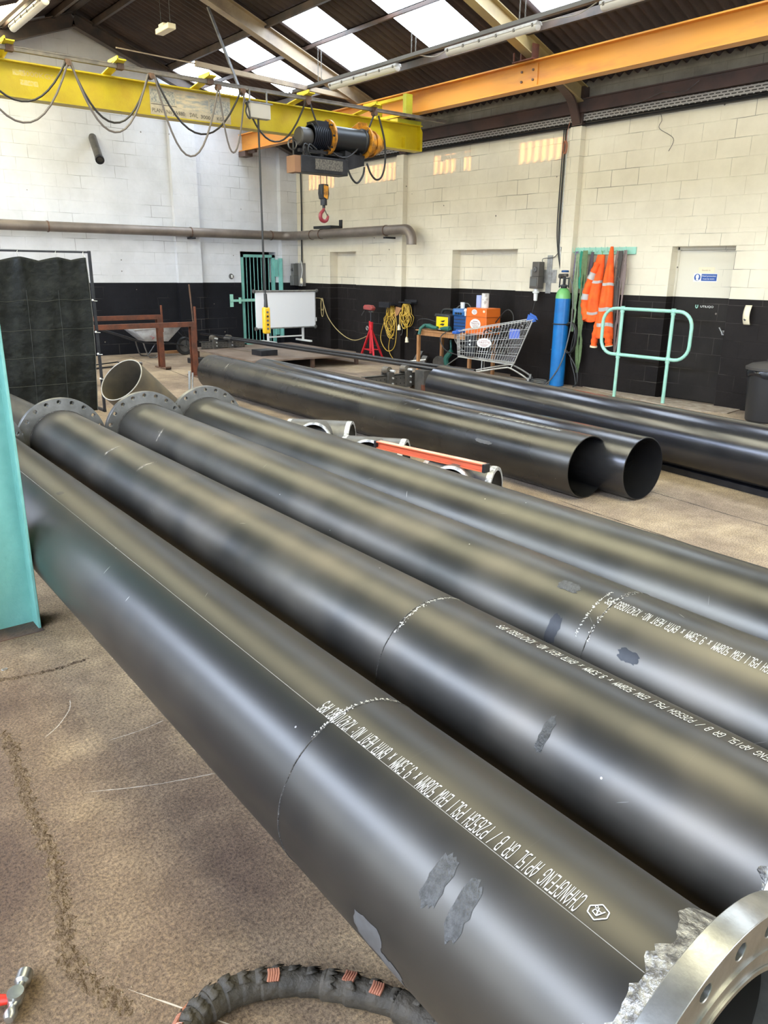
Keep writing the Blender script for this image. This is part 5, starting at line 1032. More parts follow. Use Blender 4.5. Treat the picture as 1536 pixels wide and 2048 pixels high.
b = MB(); b.tube(smoothpts([(-.13, -3.6, .9), (-.14, -3.42, .5), (-.14, -3.45, .3), (-.14, -3.65, .16), (-.13, -3.85, .28), (-.13, -3.9, .7), (-.12, -3.8, 1.0)], 7), .0075, 6); b.tube(smoothpts([(-.13, -3.72, .5), (-.13, -3.66, .2), (-.15, -3.85, .02), (-.3, -4.3, .015)], 7), .006, 6)
tag(b.build('extension_lead', YCABLE), 'long low loop of yellow cable hanging beside the red pipe stand', 'cable')
hank(-4.16, 1.10, .62, .30, 'round coiled yellow extension lead with two plugs, right of the flue column', 10, 8, ((-4.02, .60), (-4.26, .38)))
b = MB(); b.box(-.28, 0, -3.88, -3.52, 1.06, 1.10); b.box(-.3, -.27, -3.86, -3.54, 1.02, 1.12); tag(b.build('wall_bracket', BLACKMETAL), 'black bracket holding the tangled yellow lead', 'bracket')
b = MB(); b.box(-.16, 0, -4.36, -3.98, 1.115, 1.14); b.box(-.02, 0, -4.36, -3.98, 1.10, 1.18); tag(b.build('wall_bracket', BLACKMETAL), 'black bracket holding the coiled yellow lead', 'bracket')
b = MB(); b.prism([(-.12, -3.92, .88), (-.12, -4.03, 1.02), (-.12, -3.85, 1.04), (-.12, -3.8, .84)], (.04, 0, 0)); tag(b.build('cable_box', M('tan_card', (.40, .20, .09), .7)), 'tan box corner showing behind the tangled yellow lead', 'box')
wire('grey_lead', [(-.09, -3.98, 1.0), (-.1, -3.97, .7), (-.1, -4.0, .5), (-.1, -4.05, .62), (-.1, -4.03, 1.0)], .008, GREYPLASTIC, 'thin grey lead hanging between the two yellow leads')
wire('air_hose', [(-.25, -.95, 1.10), (-.14, -1.15, 1.11), (-.12, -1.28, 1.08), (-.12, -1.36, .95), (-.12, -1.50, .72), (-.13, -1.8, .50), (-.15, -2.2, .34), (-.2, -2.6, .30), (-.28, -3.0, .38), (-.33, -3.3, .48)], .009, M('ochre_hose', (.42, .32, .14), .5), 'ochre hose drooping along the black wall from the whiteboard to the red stand', 'hose')
b = MB(); b.tube([V(-.10, -1.25+.055*math.cos(a_), .98+.13*math.sin(a_)) for a_ in [i*math.pi/9 for i in range(18)]], .008, 6, closed=True); b.tube([V(-.09, -1.24+.05*math.cos(a_), .90+.19*math.sin(a_)) for a_ in [i*math.pi/9 for i in range(18)]], .008, 6, closed=True)
tag(b.build('hose_loops', bpy.data.materials['ochre_hose']), 'two hanging loops of ochre hose on the wall right of the whiteboard', 'hose')
# ---------------------------------------------------------------- work bench and what stands on it
t = thing('work_bench', (-.55, -5.9, 0), 'small pine work table against the black wall with welders on top', 'table')
br_ = math.atan2(-.19, 1.4); BP = (-.75, -5.28, 0)
b = MB(); b.box(-.78, -.12, -6.62, -5.22, .695, .715, ); b.build('top', WOOD, t, bevel=.003)
b = MB(); b.box(-.76, -.74, -6.60, -5.24, .62, .695); b.box(-.76, -.14, -5.26, -5.24, .62, .695); b.box(-.76, -.14, -6.60, -6.58, .62, .695); b.build('apron', WOOD, t)
for q in ((-.735, -5.265), (-.735, -6.575), (-.16, -5.265), (-.16, -6.575)): b = MB(); b.box(q[0]-.025, q[0]+.025, q[1]-.025, q[1]+.025, 0, .695); b.build('leg', WOOD, t)
t = thing('welding_machine', (-.5, -5.75, .715), 'yellow and black portable welding machine on the pine table', 'welder')
b = MB(); b.box(-.62, -.3, -5.92, -5.56, .715, 1.00); b.build('case', BLACKMETAL, t, bevel=.03)
b = MB(); b.box(-.628, -.619, -5.895, -5.60, .745, .955); yf = b.build('yellow_side', M('welder_yellow', (.85, .58, .01), .35), t, bevel=.02)
b = MB(); b.prism([(-.630, -5.70, .88), (-.630, -5.83, .905), (-.630, -5.80, .87), (-.630, -5.76, .865)], (.001, 0, 0)); b.prism([(-.630, -5.72, .835), (-.630, -5.76, .845), (-.630, -5.82, .84), (-.630, -5.79, .805), (-.630, -5.69, .82)], (.001, 0, 0)); b.build('flag_mark', BLACK, yf, smooth=0)
b = MB(); b.tube(smoothpts([(-.46, -5.56, .99), (-.46, -5.60, 1.06), (-.46, -5.74, 1.075), (-.46, -5.88, 1.06), (-.46, -5.92, .99)], 6), .022, 8); b.build('carry_handle', BLACK, t)
b = MB(); b.cyl((-.5, -5.56, .95), (-.5, -5.46, .96), .045, n=14); b.cyl((-.45, -5.56, .83), (-.45, -5.50, .83), .03, n=12); b.build('front_sockets', BLACK, t)
t = thing('angle_grinder', (-.68, -5.62, .715), 'dark green grinder lying on the pine table in front of the yellow welder', 'tool')
GRN = M('tool_green', (.015, .10, .075), .45)
b = MB(); b.tube([(-.70, -5.38, .79), (-.70, -5.50, .785), (-.70, -5.62, .765), (-.70, -5.72, .765)], [.03, .045, .035, .03], 12); b.build('body', GRN, t)
b = MB(); b.tube([(-.74, -5.42, .80), (-.82, -5.40, .74), (-.84, -5.39, .64)], .028, 10); b.build('grip', GRN, t)
b = MB(); b.lathe([(0, 0), (.07, 0), (.07, .01), (0, .01)], (-.68, -5.78, .735), (.2, 0, 1), 20); b.build('guard', GREYMETAL, t)
t = thing('power_drill', (-.68, -5.98, .715), 'second dark green tool on the pine table, beside the blue welder', 'tool')
b = MB(); b.tube([(-.70, -5.80, .76), (-.70, -5.9, .765), (-.70, -6.03, .77)], [.025, .04, .045], 12); b.bar((-.70, -6.0, .77), (-.70, -6.04, .74), .05, .05); b.build('body', GRN, t, bevel=.005)
t = thing('welding_machine', (-.45, -6.13, .715), 'tall blue welding machine between the yellow welder and the orange case', 'welder')
b = MB(); b.box(-.58, -.25, -6.29, -5.99, .715, .99); b.build('lower_case', M('blue_case', (.01, .06, .20), .4), t, bevel=.012)
b = MB(); b.box(-.60, -.25, -6.31, -5.97, .99, 1.11); fr = b.build('control_head', M('blue_case_light', (.02, .11, .30), .4), t, bevel=.02)
for k in range(3): b = MB(); b.cyl((-.598, -6.07-.06*k, 1.03), (-.62, -6.07-.06*k, 1.03), .018, n=12); b.build('knob', BLACK, fr)
b = MB(); b.box(-.603, -.599, -6.27, -6.02, 1.055, 1.095); b.build('dial_panel', M('pale_panel', (.10, .2, .42), .4), fr)
for k in range(4): b = MB(); b.box(-.583, -.578, -6.28, -6.0, .76+.055*k, .77+.055*k); b.build('louvre', BLACK, t)
t = thing('paper_cup', (-.45, -6.08, 1.11), 'small white tub on top of the blue welder', 'tub'); b = MB(); b.lathe([(0, 0), (.036, 0), (.04, .09), (.042, .1), (0, .1)], (-.45, -6.07, 1.11), (0, 0, 1), 20); b.build('tub', WHITEPLASTIC, t)
t = thing('tool_case', (-.45, -6.55, .715), 'orange steel case with white oval stickers on the pine table', 'case')
b = MB(); b.prism([(-.62, -6.82, .715), (-.62, -6.32, .715), (-.62, -6.34, 1.14), (-.62, -6.80, 1.14)], (.34, 0, 0)); bo_ = b.build('case_body', ORANGEBOX, t, bevel=.01)
b = MB(); b.box(-.625, -.27, -6.82, -6.325, .995, 1.0); b.build('lid_seam', M('dark_orange', (.25, .05, .01), .5), t)
def oval(mb, x, y, z, ry, rz): mb.add([(x, y+ry*math.cos(a_), z+rz*math.sin(a_)) for a_ in [2*math.pi*i/28 for i in range(28)]]+[(x+.001, y+ry*math.cos(a_), z+rz*math.sin(a_)) for a_ in [2*math.pi*i/28 for i in range(28)]], [tuple(range(28)), tuple(range(28, 56))]+[(i, (i+1) % 28, 28+(i+1) % 28, 28+i) for i in range(28)])
MAROON = M('maroon_print', (.22, .03, .02), .5)
for y_, z_, ry, rz in ((-6.56, .88, .125, .085), (-6.53, 1.075, .062, .042)):
    b = MB(); oval(b, -.6225, y_, z_, ry, rz); st_ = b.build('oval_sticker', WHITEPLASTIC, t, smooth=0)
    b = MB(); flat_text(b, 'TRESTE', (-.6238, y_+ry*.8, z_-rz*.12), (0, -1, 0), (0, 0, 1), ry*1.6, rz*.42)
    for k in range(3): b.box(-.6238, -.6232, y_-ry*(.6-.12*k), y_+ry*(.6-.12*k), z_-rz*(.32+.17*k), z_-rz*(.27+.17*k))
    b.box(-.6238, -.6232, y_-ry*.45, y_+ry*.45, z_+rz*.45, z_+rz*.55)
    b.build('sticker_print', MAROON, st_, smooth=0)
b = MB(); oval(b, -.6225, -6.75, 1.09, .025, .02); b.build('tape_dab', CREAMPLASTIC, t, smooth=0)
t = thing('paper_roll', (-.42, -6.62, 1.14), 'tall white patterned paper roll standing on the orange case', 'paper roll')
b = MB(); b.lathe([(.018, 0), (.062, 0), (.062, .235), (.018, .235)], (-.45, -6.60, 1.14), (0, 0, 1), 28, closed=True); b.build('roll', M('speckled_paper', (.66, .64, .60), .7, col2=(.42, .38, .34), nscale=14, ncon=(.5, .56)), t)
t = thing('paper_roll', (-.42, -6.46, 1.14), 'blue paper roll on the orange case, behind the white one', 'paper roll')
b = MB(); b.lathe([(.018, 0), (.058, 0), (.058, .20), (.018, .20)], (-.43, -6.455, 1.14), (0, 0, 1), 28, closed=True); b.build('roll', M('blue_paper', (.36, .42, .70), .7), t)
t = thing('hand_lamp', (-.6, -6.3, 1.0), 'small white lamp head between the blue welder and the orange case', 'lamp'); b = MB(); b.sphere((-.60, -6.30, 1.09), .03, 8); b.cyl((-.6, -6.3, 1.0), (-.6, -6.3, 1.07), .015, n=8); b.build('head', WHITEPLASTIC, t)
for k, pts in enumerate(([(-.6, -6.0, .73), (-.74, -6.05, .74), (-.84, -5.95, .62), (-.84, -6.1, .42), (-.85, -6.5, .36)], [(-.62, -6.2, .74), (-.76, -6.25, .75), (-.82, -6.3, .6), (-.84, -6.5, .46), (-.9, -6.7, .45)], [(-.6, -5.6, .85), (-.66, -5.35, .9), (-.66, -5.15, .86), (-.62, -5.1, .74), (-.58, -5.0, .6)], [(-.3, -6.2, 1.0), (-.25, -6.0, 1.18), (-.25, -5.8, 1.14), (-.3, -5.7, 1.05)], [(-.4, -6.8, .9), (-.35, -7.0, 1.12), (-.35, -7.15, 1.05), (-.4, -7.2, .85)], [(-.95, -6.0, .02), (-.92, -6.25, .2), (-.95, -6.55, .36), (-1.0, -6.75, .40)])):
    wire('welding_cable', pts, .009, BLACK if k % 2 == 0 else GREYPLASTIC, ('thin cable sagging off the front of the pine table, nearer the middle', 'second thin cable sagging from the blue welder to the trolley', 'cable curling off the left side of the yellow welder', 'cable arching behind the yellow and blue welders', 'cable arching behind the orange case', 'grey hose rising from the floor into the trolley')[k])
t = thing('grinder_stack', (-.4, -5.75, 0), 'dark green machine and hoses standing in the shade under the pine table', 'tool')
b = MB(); b.tube(smoothpts([(-.4, -5.75, .55), (-.42, -5.78, .35), (-.45, -5.7, .22), (-.42, -5.72, .05)], 5), [.02]*5+[.05]*10+[.07], 10); b.build('body', GRN, t); b = MB(); b.lathe([(0, 0), (.16, 0), (.16, .02), (0, .02)], (-.45, -5.55, .10), (1, .3, .35), 24); b.build('disc', DARKGREY, t)
for k, (yy, an, h_) in enumerate(((-4.62, .12, .26), (-4.82, .05, .18))):
    b = MB(); b.prism([(-.30, yy-.07, 0), (-.30, yy+.07, 0), (-.22, yy+.07-an, h_), (-.22, yy-.07-an, h_)], (.04, 0, 0)); tag(b.build('steel_offcut', GREYMETAL), ('taller' if k == 0 else 'shorter')+' grey plate offcut leaning by the wall left of the pine table', 'plate')
b = MB(); b.cyl((-.75, -4.4, .03), (-.4, -5.1, .14), .014, n=8); b.cyl((-.7, -4.5, .05), (-.45, -5.15, .07), .014, n=8); tag(b.build('loose_tubes', CHROME), 'bright thin tubes lying at the left foot of the pine table', 'tube')
# ---------------------------------------------------------------- shopping trolley (basket frame of wires)
t = thing('wire_trolley', (-.85, -7.1, 0), 'wire shopping trolley parked in front of the black wall', 'trolley')
# local frame: front end F, back (handle) end K
Fp = V(-1.17, -6.72, 0); Kp = V(-.52, -7.58, 0); fd_ = (Kp-Fp).normalized(); sd2 = V(-fd_.y, fd_.x, 0)
if sd2.x > 0: sd2 = -sd2
Lb = (Kp-Fp).length
def T(u, v, z): return Fp+fd_*(u*Lb)+sd2*v+V(0, 0, z)
def rimz(u): return .80+.20*u
def botz(u): return .40-.09*u
def halfw(u, top): return ((.17+.09*u) if top else (.12+.07*u))
def us(v): return v
b = MB()
for s_ in (-1, 1):
    b.tube([T(0, s_*halfw(0, 1), rimz(0)), T(1.12, s_*halfw(1, 1), rimz(1.1))], .007, 6)
    b.tube([T(.03, s_*halfw(0, 0), botz(0)), T(.86, s_*halfw(1, 0), botz(1))], .006, 6)
    for k in range(1, 5):
        f_ = k/5; b.tube([T(.03*(1-f_), s_*(halfw(0, 0)*(1-f_)+halfw(0, 1)*f_), botz(0)*(1-f_)+rimz(0)*f_), T(.86*(1-f_)+1.1*f_, s_*(halfw(1, 0)*(1-f_)+halfw(1, 1)*f_), botz(1)*(1-f_)+rimz(1.1)*f_)], .0035, 5)
    for k in range(25):
        f_ = k/24; b.tube([T(.03+.83*f_, s_*halfw(f_, 0), botz(f_)), T(1.10*f_, s_*halfw(f_, 1), rimz(f_*1.1))], .0028, 5)
for k in range(9):
    f_ = -1+2*k/8; b.tube([T(0, f_*halfw(0, 1), rimz(0)), T(.03, f_*halfw(0, 0), botz(0)), T(.86, f_*halfw(1, 0), botz(1)), T(1.1, f_*halfw(1, 1), rimz(1.08))], .0028, 5)
for k in range(14): f_ = k/13; b.tube([T(.03+.83*f_, -halfw(f_, 0), botz(f_)), T(.03+.83*f_, halfw(f_, 0), botz(f_))], .0028, 5)
for f_ in (0, .25, .5, .75, 1): b.tube([T(.03*(1-f_), -(halfw(0, 0)*(1-f_)+halfw(0, 1)*f_), botz(0)*(1-f_)+rimz(0)*f_), T(.03*(1-f_), (halfw(0, 0)*(1-f_)+halfw(0, 1)*f_), botz(0)*(1-f_)+rimz(0)*f_)], .004, 5); b.tube([T(.86*(1-f_)+1.1*f_, -(halfw(1, 0)*(1-f_)+halfw(1, 1)*f_), botz(1)*(1-f_)+rimz(1.1)*f_), T(.86*(1-f_)+1.1*f_, (halfw(1, 0)*(1-f_)+halfw(1, 1)*f_), botz(1)*(1-f_)+rimz(1.1)*f_)], .004, 5)
b.build('basket', CHROME, t)
b = MB()
for s_ in (-1, 1): b.tube(smoothpts([T(.05, s_*.14, .10), T(.3, s_*.16, .17), T(.72, s_*.2, .26), T(.83, s_*.22, .26), T(1.0, s_*.24, .17), T(1.1, s_*.25, .10)], 5), .014, 8); b.tube([T(.83, s_*.2, .26), T(.86, s_*.18, botz(1))], .01, 6); b.tube([T(.4, s_*.17, .19), T(.4, s_*.15, botz(.4))], .008, 6)
b.build('chassis', GALV, t)
for u_, s_ in ((.05, -1), (.05, 1), (1.1, -1), (1.1, 1)):
    c_ = T(u_, s_*(.14 if u_ < .5 else .25), .05); b = MB(); b.cyl(c_-sd2*.014, c_+sd2*.014, .05, n=20); w_ = b.build('castor_wheel', BLACK, t); b = MB(); b.cyl(c_+V(0, 0, .02), c_+V(0, 0, .075), .022, n=10); b.box(c_.x-.02, c_.x+.02, c_.y-.02, c_.y+.02, .05, .075); b.build('castor_fork', GALV, w_)
b = MB(); b.tube([T(1.12, -.27, 1.0), T(1.12, .27, 1.0)], .016, 10); b.build('handle', BLUEPLASTIC, t)
b = MB(); b.prism([T(1.02, .24, 1.0), T(1.16, .24, .99), T(1.13, .24, 1.05), T(1.04, .24, 1.10)], -sd2*.03); b.prism([T(1.02, -.24, 1.0), T(1.16, -.24, .99), T(1.13, -.24, 1.05), T(1.04, -.24, 1.10)], sd2*.03); b.build('handle_end', BLUEPLASTIC, t)
for s_ in (-1, 1): b = MB(); q = T(0, s_*.17, .79); b.box(q.x-.05, q.x+.05, q.y-.05, q.y+.05, .765, .81); b.build('corner_bumper', BLUEPLASTIC, t, bevel=.012)
nS = sd2  # towards the camera side
def on_side(u, f, off): return T(.03*(1-f)+u*(.83*(1-f)+1.1*f), (halfw(u, 0)*(1-f)+halfw(u, 1)*f)+off, botz(u)*(1-f)+rimz(u*1.1)*f)
cc = on_side(.42, .52, .012); ex = fd_; ez = V(0, 0, 1)
b = MB(); b.add([cc+ex*(.115*math.cos(2*math.pi*i/28))+ez*(.075*math.sin(2*math.pi*i/28)) for i in range(28)]+[cc-sd2*.004+ex*(.115*math.cos(2*math.pi*i/28))+ez*(.075*math.sin(2*math.pi*i/28)) for i in range(28)], [tuple(range(28)), tuple(range(28, 56))]+[(i, (i+1) % 28, 28+(i+1) % 28, 28+i) for i in range(28)]); st_ = b.build('oval_sign', WHITEPLASTIC, t, smooth=0)
b = MB(); flat_text(b, 'TRESTE', cc+sd2*.0015-ex*.093-ez*.008, ex, ez, .186, .032)
for k in range(3): p_ = cc+sd2*.0012-ez*(.024+.013*k); b.bar(p_-ex*(.07-.014*k), p_+ex*(.07-.014*k), .001, .005)
p_ = cc+sd2*.0012+ez*.038; b.bar(p_-ex*.05, p_+ex*.05, .001, .006); b.build('sign_print', MAROON, st_, smooth=0)
b = MB(); p_ = on_side(.84, .72, -.02); b.prism([p_-ex*.09-ez*.08, p_+ex*.07-ez*.08, p_+ex*.07+ez*.07, p_-ex*.09+ez*.07], -sd2*.006); b.build('blue_card', M('blue_card_mat', (.10, .16, .55), .5), t)
t = thing('hose_bundle', (-.8, -7.2, .45), 'black hoses and cables heaped in the wire trolley', 'hose')
b = MB(); rnd = random.Random(9)
for k in range(7):
    c_ = T(.55+.05*k, rnd.uniform(-.08, .08), .82+.012*k); b.tube([c_+fd_*(.17*math.cos(a_))+sd2*(.10*math.sin(a_))+V(0, 0, .035*math.sin(a_*2+k)+.03*math.cos(a_)) for a_ in [i*math.pi/10 for i in range(20)]], .011, 6, closed=True)
for k in range(5):
    b.tube(smoothpts([T(.5+.07*k, 0, .86), T(.55+.05*k, .05, .7), T(.45+.08*k, -.05, .55), T(.5+.06*k, .05, .47)], 5), .010, 6)
b.build('hoses', BLACK, t)
t = thing('power_source', (-1.05, -6.85, .42), 'black electrical unit standing in the front of the wire trolley', 'machine')
b = MB(); q0, q1 = T(.12, 0, 0), T(.28, 0, 0); b.bar(q0+V(0, 0, .58), q1+V(0, 0, .58), .2, .34); b.build('case', BLACKMETAL, t, bevel=.01)
for zz in (.60, .66): b = MB(); p_ = T(.2, .103, zz); b.cyl(p_-sd2*.002, p_+sd2*.003, .016, n=14); b.build('socket', WHITEPLASTIC, t)
# ---------------------------------------------------------------- gas cylinder
t = thing('gas_cylinder', (-.25, -8.06, 0), 'tall blue gas cylinder with green shoulder strapped to the wall', 'gas cylinder')
cy_, cr = (-.25, -8.06), .115
b = MB(); b.lathe([(0, 0), (cr-.01, 0), (cr, .012), (cr, 1.34)], (cy_[0], cy_[1], 0), (0, 0, 1), 40); b.build('body', BLUECYL, t)
b = MB(); b.lathe([(cr, 1.34), (cr*.97, 1.39), (cr*.82, 1.445), (cr*.55, 1.485), (.03, 1.50), (.03, 1.52)], (cy_[0], cy_[1], 0), (0, 0, 1), 40); b.build('shoulder', GREENCYL, t)
b = MB(); b.lathe([(.045, 1.49), (.05, 1.52), (.04, 1.545), (.02, 1.55), (.02, 1.70)], (cy_[0], cy_[1], 0), (0, 0, 1), 20); vg = b.build('valve', BLACKMETAL, t)
b = MB()
for zz, rr in ((1.53, .07), (1.64, .066)): b.tube([V(cy_[0]+rr*math.cos(a_), cy_[1]+rr*math.sin(a_), zz) for a_ in [i*math.pi/9 for i in range(18)]], .010, 6, closed=True)
for k in range(4): a_ = k*math.pi/2+.5; b.bar((cy_[0]+.07*math.cos(a_), cy_[1]+.07*math.sin(a_), 1.5), (cy_[0]+.066*math.cos(a_), cy_[1]+.066*math.sin(a_), 1.65), .018, .012)
b.build('valve_guard', M('dark_guard', (.05, .055, .06), .4), t)
b = MB(); b.lathe([(.0, 0), (.05, 0), (.055, .02), (.05, .045), (.0, .05)], (cy_[0], cy_[1], 1.66), (0, 0, 1), 20); b.cyl((cy_[0]-.03, cy_[1], 1.67), (cy_[0]-.10, cy_[1]+.02, 1.67), .035, n=16); b.build('regulator', DARKGREY, vg)
b = MB(); b.lathe([(.0, 0), (.052, 0), (.06, .012), (.052, .03), (.0, .035)], (cy_[0], cy_[1], 1.725), (0, 0, 1), 12); b.build('hand_wheel', M('blue_wheel', (.01, .06, .2), .4), vg)
b = MB(); b.tube([V(cy_[0]+.118*math.cos(a_), cy_[1]+.118*math.sin(a_), .96) for a_ in [math.pi*.45+i*math.pi/12*1.1 for i in range(13)]]+[V(-.02, -8.19, .96)], .010, 6); b.bar((-.02, -7.80, .96), (-.2, -7.94, .96), .03, .025); tag(b.build('cylinder_strap', BLACK), 'black strap holding the gas cylinder to the wall', 'strap')
wire('gas_hose', [(-.27, -8.17, 1.66), (-.27, -8.24, 1.5), (-.26, -8.27, 1.1), (-.30, -8.25, .7), (-.34, -8.18, .35), (-.4, -8.0, .05), (-.42, -7.85, .02)], .009, GREYPLASTIC, 'grey hose hanging down in front of the gas cylinder', 'hose')
t = thing('hose_coil', (-.2, -8.33, .55), 'black hose coiled beside the gas cylinder', 'hose')
b = MB()
for k in range(3): b.tube([V(-.22-.02*k, -8.24+.12*math.cos(a_), .76+.23*math.sin(a_)) for a_ in [i*math.pi/12 for i in range(24)]], .011, 6, closed=True)
b.tube(smoothpts([(-.2, -8.3, .9), (-.2, -8.25, .5), (-.2, -8.36, .2), (-.22, -8.42, .02)], 6), .010, 6); b.tube(smoothpts([(-.22, -8.2, .55), (-.22, -8.4, .3), (-.24, -8.45, .1), (-.24, -8.38, .02)], 6), .010, 6); b.build('coil', BLACK, t)
t = thing('floor_hose', (-.35, -7.85, 0), 'small loops of hose on the floor at the foot of the gas cylinder', 'hose')
b = MB()
for k in range(4): b.tube([V(-.45+.03*k+.1*math.cos(a_), -7.86+.02*k+.13*math.sin(a_), .012+.018*k) for a_ in [i*math.pi/10 for i in range(20)]], .009, 6, closed=True)
b.build('loops', GREYPLASTIC, t)
# ---------------------------------------------------------------- coat rail, slings, jackets
t = thing('hook_rail', (-.03, -8.48, 1.99), 'mint green hook rail on the right wall with jackets and slings', 'rail')
b = MB(); b.box(-.02, 0, -9.11, -7.88, 1.985, 2.085); b.box(-.035, -.02, -9.11, -7.88, 1.985, 2.0); b.build('board', TEALDIRT, t, bevel=.002)
hy = [-7.94+(-.105)*k for k in range(11)]
for y_ in hy: b = MB(); b.tube(smoothpts([(-.02, y_, 2.04), (-.05, y_, 2.02), (-.08, y_, 2.03), (-.085, y_+.01, 2.09)], 4), .006, 6); b.build('hook', TEALDIRT, t)
def sling(y, zt, zb, w, mat, lab, th=.03, dx=0., twist=.0, sway=0.):
    b = MB()
    for k, s_ in enumerate((1, -1)):
        pts = []; n_ = 22
        for i in range(n_+1):
            u = i/n_; z = zt+(zb-zt)*u; yy = y+s_*w/2*(math.sin(math.pi*min(1, u*1.25+.08))**.6 if u < .7 else 1-.9*(max(0, u-.7)/.3)**2)*.9+sway*u; pts.append(V(-.09-dx-.012*k*math.sin(u*6), yy, z))
        for p, q in zip(pts[:-1], pts[1:]): b.bar(p, q+(q-p)*.25, th*(1+.35*math.sin(p.z*9+twist)), .008, up=(1, .2*math.sin(p.z*5+twist), 0))
    return tag(b.build('lifting_sling', mat), lab, 'sling')
sling(-8.13, 2.03, 1.40, .05, M('purple_webbing', (.10, .07, .14), .7, col2=(.2, .17, .26), nscale=30), 'short purple webbing sling, first on the hook rail from the left', .035)
sling(-8.17, 2.0, .86, .06, M('sage_webbing', (.18, .26, .14), .7, col2=(.28, .36, .22), nscale=14), 'pale green sling hanging beside the gas cylinder', .042, .02, 1, -.0)
sling(-8.27, 2.03, 1.50, .07, M('emerald_webbing', (.02, .24, .15), .7), 'short emerald green sling near the left of the hook rail', .05, .03, 2)
sling(-8.32, 2.04, .25, .07, M('olive_webbing', (.09, .14, .06), .7, col2=(.14, .20, .09), nscale=12), 'longest olive green sling, nearly reaching the floor', .045, .045, 3, -.03)
sling(-8.42, 2.02, 1.05, .04, M('plum_webbing', (.07, .05, .065), .7), 'dark plum sling just left of the first orange jacket', .03, .0, 4, .06)
GW = M('grey_webbing', (.16, .13, .12), .7, col2=(.24, .20, .18), nscale=10)
sling(-8.90, 2.03, 1.0, .09, GW, 'grey-brown sling right of the orange jackets, knotted with a pale tie', .045, .02, 1, .06)
sling(-8.95, 2.03, .70, .05, M('charcoal_webbing', (.06, .055, .05), .7), 'charcoal sling right of the orange jackets', .04, .05, 2, .05)
sling(-9.01, 2.04, .60, .07, M('taupe_webbing', (.20, .15, .14), .7), 'long taupe sling, last on the hook rail', .035, .03, 5, .02)
b = MB(); b.tube([V(-.13, -8.93+.03*math.cos(a_), 1.64+.035*math.sin(a_)) for a_ in [i*math.pi/6 for i in range(12)]], .007, 5, closed=True); tag(b.build('rope_knot', CHALK), 'pale cord knot tied round the grey slings', 'cord')
def jacket(y, zt, zb, wt, wb, lab, sd, lean=0., dx=0., sleeve=None, bands=(), hem=True):
    rnd = random.Random(sd); t = thing('hi_vis_jacket', (-.1, y, zb), lab, 'jacket')
    ph = rnd.uniform(0, 6)
    def prof(v): return (wt+(wb-wt)*min(1, v*1.05)**.75)
    def fn(u, v):
        a = 2*math.pi*u; w = prof(v)/2; z = zt+(zb-zt)*v
        dd_ = .028+.045*min(1, v*1.6); fold = 1+.16*math.sin(a*5+ph+2.2*v)*min(1, v*2+.2)+.06*math.sin(9*v*3+a*2+ph)
        return (-.055-dx-dd_-dd_*math.cos(a)*fold, y+lean*v+w*math.sin(a)*(1+.05*math.sin(11*v+ph)), z+.012*math.sin(a*3+ph)*v)
    b = MB(); b.grid(fn, 64, 60); b.add([fn(i/64, 0) for i in range(64)], [tuple(range(64))]); b.build('body', HIVIS, t, smooth=70, solid=.004)
    for v0, v1 in bands:
        b = MB(); vs = [[V(fn(i/64, v0+(v1-v0)*j/3)) for j in range(4)] for i in range(65)]
        c0_ = V(-.055-dx-.05, y+lean*v0, 0)
        vs2 = []
        for row in vs:
            for p in row: o = V(p.x-c0_.x, p.y-c0_.y, 0); o.normalize(); vs2.append(p+o*.0045)
        b.add(vs2, [(4*i+j, 4*(i+1)+j, 4*(i+1)+j+1, 4*i+j+1) for i in range(64) for j in range(3)]); b.build('reflective_band', REFLECT, t, smooth=70)
    for si, (pts, rs, bd) in enumerate(sleeve or []):
        sp = smoothpts(pts, 7); n_ = len(sp); rr = [rs[0]+(rs[1]-rs[0])*i/(n_-1)+.006*math.sin(i*1.9+si) for i in range(n_)]
        b = MB(); b.tube(sp, rr, 14); s__ = b.build('sleeve', HIVIS, t, smooth=70)
        for k_ in bd:
            i0 = int(k_*(n_-1)); b = MB(); b.tube(sp[i0:i0+4], [q+.004 for q in rr[i0:i0+4]], 14); b.build('reflective_band', REFLECT, s__)
        if hem: b = MB(); e = sp[-1]; b.cyl(sp[-2], e+(e-sp[-2])*.6, rr[-1]+.003, n=14); b.build('cuff', CREAMPLASTIC, s__)
    return t
jacket(-8.57, 1.98, 1.02, .12, .27, 'orange hi-vis jacket on the left, bunched and shorter, hung by its collar', 2, .05, .0,
    [([(-.12, -8.55, 1.86), (-.16, -8.49, 1.66), (-.17, -8.43, 1.45), (-.17, -8.42, 1.25), (-.16, -8.47, 1.05)], (.05, .065), (.18, .55))], ((.38, .42), (.85, .89)), hem=False)
jacket(-8.79, 2.09, .80, .025, .30, 'orange hi-vis garment on the right, hanging long and narrow from one point', 5, -.03, .06,
    [([(-.18, -8.77, 1.30), (-.20, -8.73, 1.1), (-.21, -8.69, .85), (-.20, -8.67, .66)], (.05, .048), ()), ([(-.18, -8.85, 1.2), (-.20, -8.89, 1.0), (-.21, -8.92, .82), (-.20, -8.94, .69)], (.05, .055), ())], ((.39, .42), (.66, .70), (.83, .87)))
b = MB(); b.tube(smoothpts([(-.09, -8.60, 1.97), (-.09, -8.58, 2.03), (-.085, -8.57, 2.03)], 4), .006, 5); tag(b.build('hanging_loop', GREENCYL), 'green cord loop holding the left orange jacket', 'cord')
